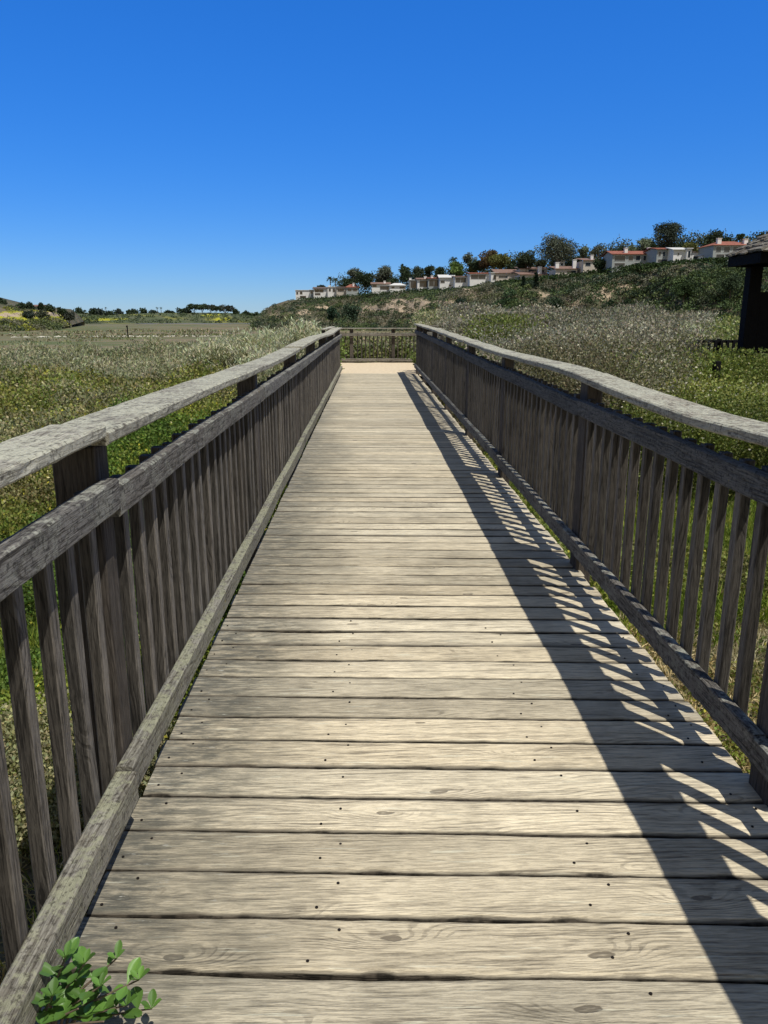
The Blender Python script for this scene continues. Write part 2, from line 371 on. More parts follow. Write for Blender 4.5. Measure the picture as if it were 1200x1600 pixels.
gz[rr > 3000] -= (rr[rr > 3000][:, None]-3000)*.002
V = np.stack([gx, gy, gz], -1).reshape(-1, 3); na = len(aa)
Fc = []
for i in range(1, len(rr)-1):
    for j in range(na): Fc.append((i*na+j, (i+1)*na+j, (i+1)*na+(j+1) % na, i*na+(j+1) % na))
for j in range(na): Fc.append((0, na+j, na+(j+1) % na))
me = bpy.data.meshes.new('ground'); me.from_pydata(V.tolist(), [], [f[::-1] for f in Fc]); me.materials.append(M['ground']); me.shade_smooth()
go = bpy.data.objects.new('ground', me); COL.objects.link(go); tag(go, kind='structure')

# tidal channel far across the flat
mb = MB(); N = 40
top = []; bot = []
for k in range(N+1):
    px = -260 + k*(720/N); a = P(px, 509.3, 560); b = P(px, 506.8, 600)
    top.append((b.x, b.y + 8*math.sin(k*.7), -4.385)); bot.append((a.x, a.y + 12*math.sin(k*1.3), -4.385))
mb.add(bot+top, [(k, k+1, N+2+k, N+1+k) for k in range(N)])
tag(mb.build('tidal_water', M['water']), kind='structure')

# ---------------------------------------------------------------- boardwalk
DX0, DX1, DEND = -.684, 1.172, 19.15; PITCHB = .1567; SK = math.tan(R(2.2))
bw = empty('boardwalk', (0, 0, -.72), 'weathered pale timber boardwalk running straight to the sand pad', 'boardwalk')
mb = MB(); y0 = -1.6; k = 0; planks = []
while y0 < DEND:
    pw = PITCHB + random.uniform(-.006, .006); planks.append((y0, pw)); far = y0 > 7
    nseg = 14 if far else 90
    gapa = random.uniform(.0012, .003); gapb = random.uniform(.002, .0075) if y0 < 3 else random.uniform(.008, .015); sx = random.uniform(-.3, 1.); sd = random.random()*100
    zz = random.uniform(-.0012, .0012); tl = random.uniform(-.0012, .0012)
    x0 = DX0 + random.uniform(-.006, .006); x1 = DX1 + random.uniform(-.008, .008)
    mb.tint = (random.random(), random.random(), random.random())
    prof = [(0, -.038), (0, -.006), (.0025, -.0015), (.008, 0), (.4, .0006), (1, 0)]
    V = []
    for i in range(nseg+1):
        X = x0 + (x1-x0)*i/nseg
        wob = lambda q: .0034*mnoise.noise(Vector((X*4+sd, q, 0))) + .0026*mnoise.noise(Vector((X*17+sd, q, 3)))
        open_ = gapb*max(0., mnoise.noise(Vector((X*1.7+sd, 9., 0)))*1.6+.55)
        ya = y0 + gapa + wob(1) - (X-.2)*SK; yb = y0 + pw - open_ - .001 + wob(2) - (X-.2)*SK
        zt = zz + .0015*mnoise.noise(Vector((X*2+sd, 5, 0)))
        chip = .012*max(0, mnoise.noise(Vector((X*9+sd, 7, 1)))-.15)
        V += [(X, ya, -.038), (X, ya, zt-.009-chip*1.5), (X, ya+.0025, zt-.0045-chip), (X, ya+.015, zt+tl-.0008), (X, (ya+yb)/2, zt+.0006),
              (X, yb-.013, zt-tl-.0006), (X, yb-.0025, zt-.0032), (X, yb, zt-.007), (X, yb, -.038)]
    m = 9; Fq = []
    for i in range(nseg):
        for j in range(m-1): Fq.append((i*m+j, (i+1)*m+j, (i+1)*m+j+1, i*m+j+1))
        Fq.append((i*m+m-1, (i+1)*m+m-1, (i+1)*m, i*m))
    Fq += [tuple(range(m)), tuple(nseg*m+j for j in range(m))[::-1]]
    mb.add(V, Fq); y0 += pw; k += 1
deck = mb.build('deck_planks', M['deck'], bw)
for X in (-.60, -.11, .56, 1.08):
    mb = MB(); mb.box(X-.02, X+.02, -1.5, DEND-.05, -.23, -.045, .003); mb.build('joist', M['joist'], bw)
for Yp in (1.2, 4.2, 7.2, 10.2, 13.2, 16.2):
    for X in (-.60, 1.08):
        mb = MB(); mb.box(X-.065, X+.065, Yp-.05, Yp+.05, -1.2, -.235, .004); mb.build('support_pile', M['joist'], bw)
nm = MB(); nm.tube([(0, 0, -.004), (0, 0, .0002)], .0038, 8); nmesh = nm.mesh('nail_head', M['nail']); cnt = 0
for (py, pw) in planks:
    if py < 1.0: continue
    for X in (-.62, -.11, .56, 1.09):
        for q in (0, 1):
            if cnt >= 100: break
            xx = X + (-.028 if q else .028) + random.uniform(-.008, .008) ; yy = py + pw*(.27 if q else .72) + random.uniform(-.012, .012) - (xx-.2)*SK
            if random.random() < .12: continue
            link_mesh('nail_head', nmesh, (xx, yy, .0022), bw); cnt += 1

# sand pad at the end
mb = MB(); n = 24
def sx(u): return -1.35 + u*3.35
V = []; 
for j in range(n+1):
    for i in range(n+1):
        X = sx(i/n); Y = 19.0 + j/n*5.2; e = min(i, n-i, j+2 if j > 0 else 2, n-j+0)/2.
        z = -.75 + .745*min(1, e*1.0) + .012*mnoise.noise(Vector((X*2, Y*2, 0)))
        if j == 0: z = -.05
        V.append((X, Y, z))
mb.add(V, [(j*(n+1)+i, j*(n+1)+i+1, (j+1)*(n+1)+i+1, (j+1)*(n+1)+i) for j in range(n) for i in range(n)])
tag(mb.build('sand_path', M['sand'], smooth=True), kind='structure')

# ---------------------------------------------------------------- railings
def board_y(x0, x1, y0, y1, z0, z1, zoff, seed, wob=.004, rough=.0025, r=.006):
    """a board running along Y, subdivided; zoff(y) shifts it; slightly eaten edges"""
    mb = MB(); ns = max(8, int((y1-y0)/.05)) if y0 < 9 else max(6, int((y1-y0)/.2)); V = []; m = 12
    for i in range(ns+1):
        Y = y0+(y1-y0)*i/ns; dz = zoff(Y) + wob*mnoise.noise(Vector((Y*1.1, seed, 0))); dx = wob*1.2*mnoise.noise(Vector((Y*.8, seed, 4)))
        e = [rough*mnoise.noise(Vector((Y*13, seed, 7+q))) for q in range(4)]
        a, b, c, d = x0+dx, x1+dx, z0+dz, z1+dz; hh = (d-c)
        V += [(a+r+e[0], Y, c), (b-r, Y, c+e[1]), (b, Y, c+r), (b+e[2], Y, c+hh*.5), (b, Y, d-r), (b-r, Y, d-abs(e[1])), (b-(b-a)*.35, Y, d+e[3]*.4), (a+(b-a)*.35, Y, d+e[2]*.4), (a+r, Y, d-abs(e[0])), (a, Y, d-r), (a+e[3], Y, c+hh*.5), (a, Y, c+r)]
    Fq = [(i*m+j, (i+1)*m+j, (i+1)*m+(j+1) % m, i*m+(j+1) % m)[::-1] for i in range(ns) for j in range(m)]
    Fq += [tuple(range(m))[::-1], tuple(ns*m+j for j in range(m))]
    mb.add(V, [f[::-1] for f in Fq]); return mb
def picket_mesh(h, s=.037, sd=0):
    mb = MB(); V = []; ns = 9; lean = [random.uniform(-.004, .004) for _ in range(2)]
    for i in range(ns+1):
        z = h*i/ns; ww = s*(1+.05*mnoise.noise(Vector((z*4, sd, 0)))); ay = ww*.57; dx = lean[0]*math.sin(z*2.5); dy = lean[1]*math.sin(z*2.1)
        b = .004; a = ww*.46
        V += [(dx+p, dy+q, z) for p, q in ((-a, -ay+b), (-a+b, -ay), (a-b, -ay), (a, -ay+b), (a, ay-b), (a-b, ay), (-a+b, ay), (-a, ay-b))]
    m = 8; F_ = [(i*m+j, i*m+(j+1) % m, (i+1)*m+(j+1) % m, (i+1)*m+j) for i in range(ns) for j in range(m)] + [tuple(range(m))[::-1], tuple(ns*m+j for j in range(m))]
    mb.add(V, F_); return mb
pick_meshes = [picket_mesh(.885, .037, 3.1*q).mesh('baluster', M['picket']) for q in range(6)]
def far_pickets(name, pts, parent, h=.885):
    mb = MB()
    for (X, Y, z) in pts:
        a = .0185; mb.box(X-a, X+a, Y-a, Y+a, z, z+h, .003)
    o = mb.build(name, M['picket'], parent); o['kind'] = 'stuff'; return o

# left railing
zl = lambda Y: .028*max(0, min(1, (2.1-Y)/.05)) if Y < 2.1 else .02*math.sin(Y*.5)*min(1, (Y-2.1)/8)+.012*smooth(8, 19, Y)
left = empty('wooden_railing', (-.75, 8.7, -.72), 'long timber railing with a sunlit inner side, on the left edge of the boardwalk', 'railing', 'timber railings of the boardwalk')
lp = [-.7, 1.98, 4.8, 7.45, 10.1, 12.7, 15.4, 18.95]
for i, Yp in enumerate(lp):
    mb = MB(); mb.box(-.806, -.692, Yp-.045, Yp+.045, -1.15, 1.058, .005); mb.build('post', M['post'], left)
segs = [-1.5] + [1.88, 4.8, 7.45, 12.7] + [19.05]
for i in range(len(segs)-1):
    a, b = segs[i]+.003, segs[i+1]-.003; o = i*.013
    j = [0.0, .0, -.008, .004, .0][i]; off = [.018, 0, -.006, .006, 0][i]
    board_y(-.808+j+(.03 if i == 0 else 0), -.638+j, a, b, 1.060, 1.094, (lambda Y, o=off: o+(.012*math.sin(Y*.8))), 3.+i, .006, .004, .006).build('handrail', M['cap_y'], left)
segs = [-1.5, 1.95, 4.8, 10.1, 15.4, 19.05]
for i in range(len(segs)-1):
    off = [.020, 0, .004, -.004, 0][i]
    board_y(-.691, -.646-[0, .003, 0, .003, 0][i], segs[i]+.002, segs[i+1]-.002, .868, .950, (lambda Y, o=off: o+.006*math.sin(Y*.6)), 13.+i, .005, .003, .005).build('upper_rail', M['rail_y'], left)
segs = [-1.5, 1.87, 7.45, 12.7, 19.05]
for i in range(len(segs)-1):
    off = [-.012, 0, .004, .0][i]; ox = [.012, 0, 0, .002][i]
    board_y(-.692, -.646+ox, segs[i]+.002, segs[i+1]-.002, .100, .190, (lambda Y, o=off: o), 23.+i, .005, .004, .005).build('bottom_rail', M['kick_y'], left)
Y = .45; far = []; cnt = 0
def near_post(Y, posts, d=.075): return any(abs(Y-p) < d for p in posts)
while Y < 18.9:
    Y += .1415
    if near_post(Y, lp, .055): continue
    if cnt < 100:
        o = link_mesh('baluster', random.choice(pick_meshes), (-.7105+random.uniform(-.002, .001), Y+random.uniform(-.006, .006), .065+random.uniform(-.012, .006)), left, random.choice((0, 0, math.pi)))
        o.rotation_euler.x = random.uniform(-.008, .008); cnt += 1
    else: far.append((-.7105, Y, .065))
far += [(-.7105, -1.4+.1415*k, .065) for k in range(13)]
far_pickets('far_balusters', far, left)
# right railing
zr_t = lambda Y: float(np.interp(Y, [-2, 2.6, 4.5, 7.4, 9.4, 12.8, 18.7, 20], [.0, -.008, .022, .022, .038, .08, .12, .12]))
zr_m = lambda Y: float(np.interp(Y, [-2, 4, 8, 12, 20], [0, 0, .02, .055, .10]))
right = empty('wooden_railing', (1.25, 8.7, -.72), 'long timber railing with a shaded inner side, casting its shadow across the planks', 'railing', 'timber railings of the boardwalk')
rp = [-.6, 1.98, 4.13, 6.68, 9.1, 11.7, 14.2, 16.7, 19.0]
for Yp in rp:
    mb = MB(); mb.box(1.1505, 1.232, Yp-.07, Yp+.07, -1.15, 1.034+zr_t(Yp)-.004, .005); mb.build('post', M['post'], right)
segs = [-1.5, 1.98, 4.13, 9.1, 14.2, 19.15]
for i in range(len(segs)-1):
    sag = [.0, .016, .012, .008, .006][i]; a, b = segs[i], segs[i+1]
    board_y(1.094+[0, 0, .006, 0, .004][i], 1.266, a+.003, b-.003, 1.035, 1.070, (lambda Y, a=a, b=b, s=sag: zr_t(Y)-s*math.sin(math.pi*(Y-a)/(b-a))), 43.+i, .010, .004, .006).build('handrail', M['cap_y'], right)
segs = [-1.5, 4.10, 9.1, 14.2, 19.15]
for i in range(len(segs)-1):
    board_y(1.108+[0, .003, 0, .003][i], 1.149, segs[i]+.002, segs[i+1]-.002, .862, .946, (lambda Y, o=[0, -.006, 0, 0][i]: o+zr_m(Y)), 53.+i, .005, .003, .005).build('upper_rail', M['rail_shade'], right)
segs = [-1.5, 1.98, 6.68, 11.7, 19.15]
for i in range(len(segs)-1):
    board_y(1.108, 1.149, segs[i]+.002, segs[i+1]-.002, .112, .200, (lambda Y, o=[0, .0, .006, 0][i]: o+zr_m(Y)*.35), 63.+i, .006, .004, .005).build('bottom_rail', M['rail_y'], right)
Y = 1.05-.1415*2; far = []; cnt = 0
while Y < 18.9:
    Y += .1415
    if near_post(Y, rp, .08): continue
    if cnt < 100:
        o = link_mesh('baluster', random.choice(pick_meshes), (1.1675+random.uniform(-.001, .002), Y+random.uniform(-.007, .007), .065+random.uniform(-.012, .006)+zr_m(Y)*.8), right, random.choice((0, 0, math.pi)))
        o.rotation_euler.x = random.uniform(-.008, .008); cnt += 1
    else: far.append((1.1675, Y, .065+zr_m(Y)*.8))
far += [(1.1675, -1.4+.1415*k, .065) for k in range(15)]
far_pickets('far_balusters', far, right)

# end railing round the sand pad
endr = empty('wooden_railing', (.3, 23.7, -.72), 'timber railing with slim balusters closing off the far end of the walk behind the sand', 'railing', 'timber railings of the boardwalk')
EY = 23.75
for X in (-.93, -.52, .74, 1.62):
    mb = MB(); mb.box(X-.055, X+.055, EY+.052, EY+.142, -1.1, .985, .005); mb.build('post', M['post'], endr)
mb = MB(); mb.box(-1.0, .735, EY-.04, EY+.145, .988, 1.018, .004); mb.build('handrail', M['cap_x'], endr)
mb = MB(); mb.box(.738, 1.70, EY-.04, EY+.145, .985, 1.016, .004); mb.build('handrail', M['cap_x'], endr)
mb = MB(); mb.box(-1.0, 1.68, EY-.045, EY-.003, .78, .868, .004); mb.build('upper_rail', M['rail_x'], endr)
mb = MB(); mb.box(-1.0, 1.68, EY-.045, EY-.003, .03, .12, .004); mb.build('bottom_rail', M['rail_x'], endr)
X = -.95
while X < 1.62:
    if min(abs(X-q) for q in (-.93, -.52, .74, 1.62)) > .07: link_mesh('baluster', random.choice(pick_meshes), (X, EY+.021, .0), endr)
    X += .122
for (xs, xo) in ((-1.02, -1), (1.72, 1)):       # returns along the pad
    a, b = 19.35, EY-.05
    mb = MB(); mb.box(min(xs, xs+.04*xo), max(xs, xs+.04*xo), a, b, .80, .885, .004); mb.build('upper_rail', M['rail_y'], endr)
    mb = MB(); mb.box(min(xs, xs+.04*xo), max(xs, xs+.04*xo), a, b, .02, .105, .004); mb.build('bottom_rail', M['rail_y'], endr)
    mb = MB(); mb.box(min(xs-.02*xo, xs+.15*xo), max(xs-.02*xo, xs+.15*xo), a, b, 1.03, 1.062, .004); mb.build('handrail', M['cap_y'], endr)
    for Yp in (19.45, 21.6):
        mb = MB(); mb.box(min(xs+.043*xo, xs+.135*xo), max(xs+.043*xo, xs+.135*xo), Yp-.05, Yp+.05, -1.1, 1.028, .004); mb.build('post', M['post'], endr)
    Y = a+.05
    while Y < b-.03:
        if near_post(Y, (19.45, 21.6), .075): Y += .1415; continue
        link_mesh('baluster', random.choice(pick_meshes), (xs+.065*xo, Y, .02), endr); Y += .1415
# short cross pieces where the pad is wider than the walk
for (a, b) in ((1.16, 1.70), (-1.0, -.70)):
    mb = MB(); mb.box(a, b, 19.20, 19.245, .86, .99, .004); mb.build('cross_board', M['rail_x'], endr)
    mb = MB(); mb.box(a, b, 19.18, 19.27, 1.12 if a > 0 else 1.05, 1.15 if a > 0 else 1.08, .004); mb.build('cross_board', M['rail_x'], endr)
    mb = MB(); mb.box(a+.05 if a > 0 else a, (b if a > 0 else b-.02), 19.28, 19.345, -.9, 1.10 if a > 0 else 1.04, .004); mb.build('corner_panel', M['post'], endr)

# ---------------------------------------------------------------- kiosk, low fence, stump (right)
KY = 13.6; c0 = P(1165, 500, KY); kx = c0.x; gz0 = float(gh(kx, KY))
zc_ = lambda py: P(1180, py, KY).z
kio = empty('shelter_kiosk', (kx+1.2, KY+.7, gz0), 'dark timber kiosk under a split shake roof, cut by the right edge of the photo', 'kiosk')
for X in (kx, kx+2.35):
    for Yk in (KY,):
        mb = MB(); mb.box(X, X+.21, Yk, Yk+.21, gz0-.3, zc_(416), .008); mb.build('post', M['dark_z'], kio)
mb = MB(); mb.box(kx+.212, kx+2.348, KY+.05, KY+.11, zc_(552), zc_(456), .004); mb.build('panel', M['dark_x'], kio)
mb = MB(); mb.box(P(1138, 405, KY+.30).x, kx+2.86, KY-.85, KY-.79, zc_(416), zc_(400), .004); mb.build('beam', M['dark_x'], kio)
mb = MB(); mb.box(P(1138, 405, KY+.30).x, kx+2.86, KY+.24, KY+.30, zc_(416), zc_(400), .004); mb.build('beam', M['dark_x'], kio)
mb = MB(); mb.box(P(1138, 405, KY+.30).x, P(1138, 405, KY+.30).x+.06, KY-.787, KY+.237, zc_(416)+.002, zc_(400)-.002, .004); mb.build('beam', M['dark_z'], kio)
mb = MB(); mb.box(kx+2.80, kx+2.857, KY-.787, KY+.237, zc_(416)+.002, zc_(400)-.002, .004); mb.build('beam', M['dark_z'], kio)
# hip roof of split shakes
rz0 = zc_(400)+.004; ex0, ex1, ey0, ey1 = P(1135, 405, KY+.35).x, kx+2.98, KY-.95, KY+.35; rh = .78
cx, cy = (ex0+ex1)/2, (ey0+ey1)/2
rA, rB = Vector((ex0+1.25, cy, rz0+rh)), Vector((ex1-1.25, cy, rz0+rh))
A, B, C_, D = Vector((ex0, ey0, rz0)), Vector((ex1, ey0, rz0)), Vector((ex1, ey1, rz0)), Vector((ex0, ey1, rz0))
roof = MB(); roof.add([A, B, C_, D, rA, rB], [(0, 1, 5, 4), (2, 3, 4, 5), (1, 2, 5), (3, 0, 4), (3, 2, 1, 0)])
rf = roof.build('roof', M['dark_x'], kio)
mb = MB()
def shakes(p0, p1, q0, q1, rows=9):
    nrm = (p1-p0).cross(q0-p0).normalized()
    if nrm.z < 0: nrm = -nrm
    for r_ in range(rows):
        t0 = r_/rows; t1 = min(1, (r_+1.7)/rows); a, b = p0.lerp(q0, t0), p1.lerp(q1, t0); a2, b2 = p0.lerp(q0, t1), p1.lerp(q1, t1); Lw = (b-a).length
        if Lw < .05: continue
        s = 0
        while s < Lw:
            wv = random.uniform(.09, .19); e = min(1, (s+wv-.008)/Lw); u0 = s/Lw; dn = random.uniform(-.035, .03); th = random.uniform(.018, .045)
            up = (a2-a).normalized()
            pts = []
            for (u, hh) in ((u0, 0), (e, 0)):
                lo = a.lerp(b, u) + up*(-.02+dn); hi = a2.lerp(b2, u)
                pts.append((lo, hi))
            l0, h0 = pts[0]; l1, h1 = pts[1]; lift = nrm*random.uniform(.0, .02)
            mb.add([l0+nrm*.012+lift, l1+nrm*.012+lift, h1+nrm*.003, h0+nrm*.003, l0+nrm*(.012+th)+lift, l1+nrm*(.012+th)+lift, h1+nrm*.012, h0+nrm*.012],
                   [(3, 2, 1, 0), (4, 5, 6, 7), (0, 1, 5, 4), (1, 2, 6, 5), (2, 3, 7, 6), (3, 0, 4, 7)])
            s += wv
shakes(A, B, rA, rB); shakes(D, A, rA, rA); shakes(C_, D, rB, rA); shakes(B, C_, rB, rB)
s_ = mb.build('shakes', M['shake'], kio); s_.parent = rf; s_.location = (0, 0, 0); s_.location = -Vector(kio.location)-Vector(rf.location)

FY = 16.5; f0 = P(1082, 545, FY).x; f1 = P(1166, 545, FY).x; zt = P(1120, 531, FY).z; zb = P(1120, 560, FY).z
lf = empty('low_fence', ((f0+f1)/2, FY, float(gh(f0, FY))), 'low dark board fence in the kiosk shadow, left of the kiosk', 'fence')
for k in range(3):
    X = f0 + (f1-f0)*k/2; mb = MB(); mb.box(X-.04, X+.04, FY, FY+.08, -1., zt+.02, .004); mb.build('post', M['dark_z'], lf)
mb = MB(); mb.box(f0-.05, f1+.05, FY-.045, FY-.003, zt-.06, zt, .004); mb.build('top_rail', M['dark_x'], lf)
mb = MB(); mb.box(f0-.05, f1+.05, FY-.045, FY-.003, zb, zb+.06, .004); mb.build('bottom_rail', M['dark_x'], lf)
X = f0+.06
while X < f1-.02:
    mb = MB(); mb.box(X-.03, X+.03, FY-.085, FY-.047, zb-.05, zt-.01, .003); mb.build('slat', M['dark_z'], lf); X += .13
s0 = P(1118, 592, 11.6); s1 = P(1118, 564, 11.6)
mb = MB(); mb.box(s0.x-.045, s0.x+.045, 11.55, 11.65, -1.0, s1.z, .012)
tag(mb.build('wooden_stake', M['dark_z'], at=(s0.x, 11.6, -.9)), 'dark square wooden stake standing in the green scrub in front of the kiosk', 'stake')
a = P(1036, 556, 13.8); b = P(1066, 552, 13.8)
mb = MB(); mb.tube([(a.x, 13.8, a.z), ((a.x+b.x)/2, 13.85, (a.z+b.z)/2+.02), (b.x, 13.9, b.z)], [.035, .04, .03], 7)
mb.tube([(b.x-.05, 13.9, b.z), (b.x-.04, 13.9, -1.)], [.035, .04], 7); mb.tube([(a.x+.05, 13.8, a.z), (a.x+.06, 13.8, -1.)], [.035, .04], 7)
tag(mb.build('log_barrier', M['post'], at=(a.x, 13.8, -.8)), 'short grey log barrier half hidden in the scrub left of the low dark fence', 'barrier')
p = P(200, 527, 210); q = P(200, 508.5, 210)
mb = MB(); mb.tube([(p.x, p.y, -5), (p.x, p.y, q.z)], [.17, .15], 8); mb.box(p.x-.22, p.x+.22, p.y-.24, p.y-.19, q.z-.5, q.z-.05)
tag(mb.build('marker_post', M['dark_z'], at=(p.x, p.y, -4.4)), 'thin dark marker post standing alone out on the marsh flat', 'post')

# ---------------------------------------------------------------- near vegetation
def col(c, n, v=.25, vb=None):
    k = 1.3*(1 + rng.uniform(-v, v, size=(n, 1))); h = 1 + rng.uniform(-.12, .12, size=(n, 3)); return np.array(c)[None]*k*h
class LeafBag:
    def __init__(s): s.V = []; s.T = []
    def add(s, V, T): s.V.append(V); s.T.append(T)
    def build(s, name, mat, **kw): return quads_mesh(name, np.concatenate(s.V), np.concatenate(s.T), mat, **kw)
def n2(x, y, s=1., o=0.): return mnoise.noise(Vector((x*s+o, y*s-o, o*.7)))

def bush(x, y, cs=1.7, r=1.05):
    """distance to the nearest bush centre of a jittered layout: (dome 0..1, id 0..1)"""
    i0, j0 = math.floor(x/cs), math.floor(y/cs); best = 9.; bid = 0.
    for i in (i0-1, i0, i0+1):
        for j in (j0-1, j0, j0+1):
            h = math.sin(i*127.1+j*311.7)*43758.5453; h -= math.floor(h); h2 = math.sin(i*269.5+j*183.3)*43758.5453; h2 -= math.floor(h2)
            d = math.hypot(x-(i+.15+.7*h)*cs, y-(j+.15+.7*h2)*cs)/(cs*(.45+.35*((h*7.3) % 1)))
            if d < best: best = d; bid = (h*13.7+h2*3.1) % 1
    return math.sqrt(max(0., 1-(best/r)**2)), bid
def field(side, npl, r0, r1, leaves_per, a0, a1):
    """mounded leafy ground cover; plants in log-polar density so that leaves stay near the same visible size"""
    bag = LeafBag()
    rad = np.exp(rng.uniform(math.log(r0), math.log(r1), npl)); an = rng.uniform(a0, a1, npl)*side
    X = rad*np.sin(an); Y = rad*np.cos(an)
    for i in range(npl):
        x, y, r = X[i], Y[i], rad[i]
        if -.95 < x < 1.45 and y < 24.3: continue
        if -1.6 < x < 2.1 and 18.9 < y < 24.6: continue
        z = float(gh(x, y)); lum = n2(x, y, .35, 3.); big = n2(x, y, .09, 8.); br = n2(x, y, .9, 5.)
        hgt = .22 + .34*max(0, lum+.35) + .16*br; Rr = .09 + .011*r
        L = .0030*r + .009; n = leaves_per
        kind = 'green'; bd, bid = bush(x, y, 1.25 + (.5 if y > 14 else 0))
        if side < 0:
            d = -x - .8
            if d < 2.4 + .8*lum and 3.5 < y < 13: c = (.075, .125, .025) if br < .1 else (.13, .165, .03); hgt *= .95
            elif y > 27+7*big+3*lum: c = [(.20, .205, .14), (.155, .165, .10), (.235, .23, .175)][int((br+1)*9) % 3]; kind = 'wisp'; hgt = .30+.35*abs(lum)+.2*br
            else:
                c = [(.145, .155, .04), (.115, .145, .035), (.17, .175, .065), (.15, .14, .07)][int((br+1)*7+big*6) % 4]
                if lum > .28: c = (.17, .17, .10)
        else:
            c = [(.13, .155, .035), (.105, .14, .035), (.16, .175, .05), (.12, .125, .05)][int((br+1)*7+big*6) % 4]
            if y > 20: hgt += .15
            if y > 11.5+3*lum and x < y*.42: c = [(.15, .145, .105), (.19, .18, .145), (.11, .105, .07), (.13, .14, .075)][int(bid*3.99)]
            if (x-8.2)**2/6 + (y-12.8)**2/2 < 1: c = (.06, .05, .035); hgt *= .7; kind = 'twig'
            if x < 4.5 and y < 9: hgt *= .5
            if x < 4.2 and y < 5.2 and rng.random() < .93: continue
        if y < 5: hgt *= .45
        elif side < 0: hgt *= 1.55
        if kind == 'green' or side < 0: hgt *= .35 + .95*bd; c = tuple(q*(.62+.5*bd)*(.8+.4*bid) for q in c)  # leaf tint darkens between bushes: shade of the hollows put into the colour
        u = rng.uniform(0, 1, n)**.5*Rr; th = rng.uniform(0, 6.283, n); dome = np.sqrt(np.maximum(0, 1-(u/Rr)**2))
        cc = np.stack([x+u*np.cos(th), y+u*np.sin(th), z + hgt*(.25+.75*dome)*rng.uniform(.35, 1., n)], 1)
        ok = ~((cc[:, 0] > -.84) & (cc[:, 0] < 1.29) & (cc[:, 1] < 24)); cc = cc[ok]; n = len(cc)
        if n == 0: continue
        if kind == 'wisp': V = leaves(cc, rdir(n, .8), L*1.5, L*.42)
        elif kind == 'twig': V = leaves(cc, rdir(n, .2), L*2.6, L*.25)
        else: V = leaves(cc, rdir(n, .7), L*1.15, L*.75)
        T = col(c, n, .28)
        if kind == 'green' and rng.random() < .3:
            q = rng.random(n) < .06; T[q] = (.55, .52, .30) if rng.random() < .5 else (.45, .42, .06)
        bag.add(V, T)
    return bag
tag(field(-1, 13500, 3.0, 43, 60, R(1.5), R(42)).build('ground_cover', M['leaf']), 'olive and grey green marsh scrub spreading to the left of the boardwalk', 'ground cover', kind='stuff')
tag(field(1, 12500, 3.2, 40, 60, R(2.5), R(42)).build('ground_cover', M['leaf']), 'yellow green leafy scrub spreading to the right of the boardwalk', 'ground cover', kind='stuff')

# grass and dry litter close beside the walk
def grass(x0, x1, y0, y1, n, L0, L1, cols, flat=0.):
    X = rng.uniform(x0, x1, n); Y = rng.uniform(y0, y1, n); Z = gh(X, Y); c = np.stack([X, Y, Z], 1)
    d = rdir(n, 1.3 - flat); Ls = rng.uniform(L0, L1, n); V = leaves(c, d, Ls, .0045+.0015*rng.random(n)+Y*.0007, .12)
    ci = rng.integers(0, len(cols), n); pn = np.array([n2(a, b, .8, 2.) for a, b in zip(X, Y)])
    T = np.array(cols)[ci]*(1+.25*rng.uniform(-1, 1, (n, 1))); T[pn > .25] *= np.array([1.15, 1.05, .9]); return V, T
bag = LeafBag()
gs = [(.17, .24, .03), (.13, .20, .03), (.24, .27, .05), (.10, .15, .03)]; st = [(.42, .37, .25), (.30, .26, .17), (.50, .46, .34), (.20, .16, .10)]
bag.add(*grass(1.6, 4.8, 4.8, 11, 52000, .10, .26, gs)); bag.add(*grass(1.18, 3.7, .6, 5.6, 70000, .04, .11, st, 1.2)); bag.add(*grass(1.18, 2.4, 4.4, 10, 14000, .06, .15, gs))
tag(bag.build('grass', M['leaf']), 'bright grass and straw litter under and beyond the right railing', 'grass', kind='stuff')
bag = LeafBag()
bag.add(*grass(-4.5, -.95, 3.0, 9, 50000, .08, .22, gs)); bag.add(*grass(-3.0, -.82, .5, 4.3, 26000, .04, .12, st, 1.2)); bag.add(*grass(-2.6, -.9, 1.5, 5, 6000, .05, .12, gs))
tag(bag.build('grass', M['leaf']), 'bright grass and dry litter under and beyond the left railing', 'grass', kind='stuff')

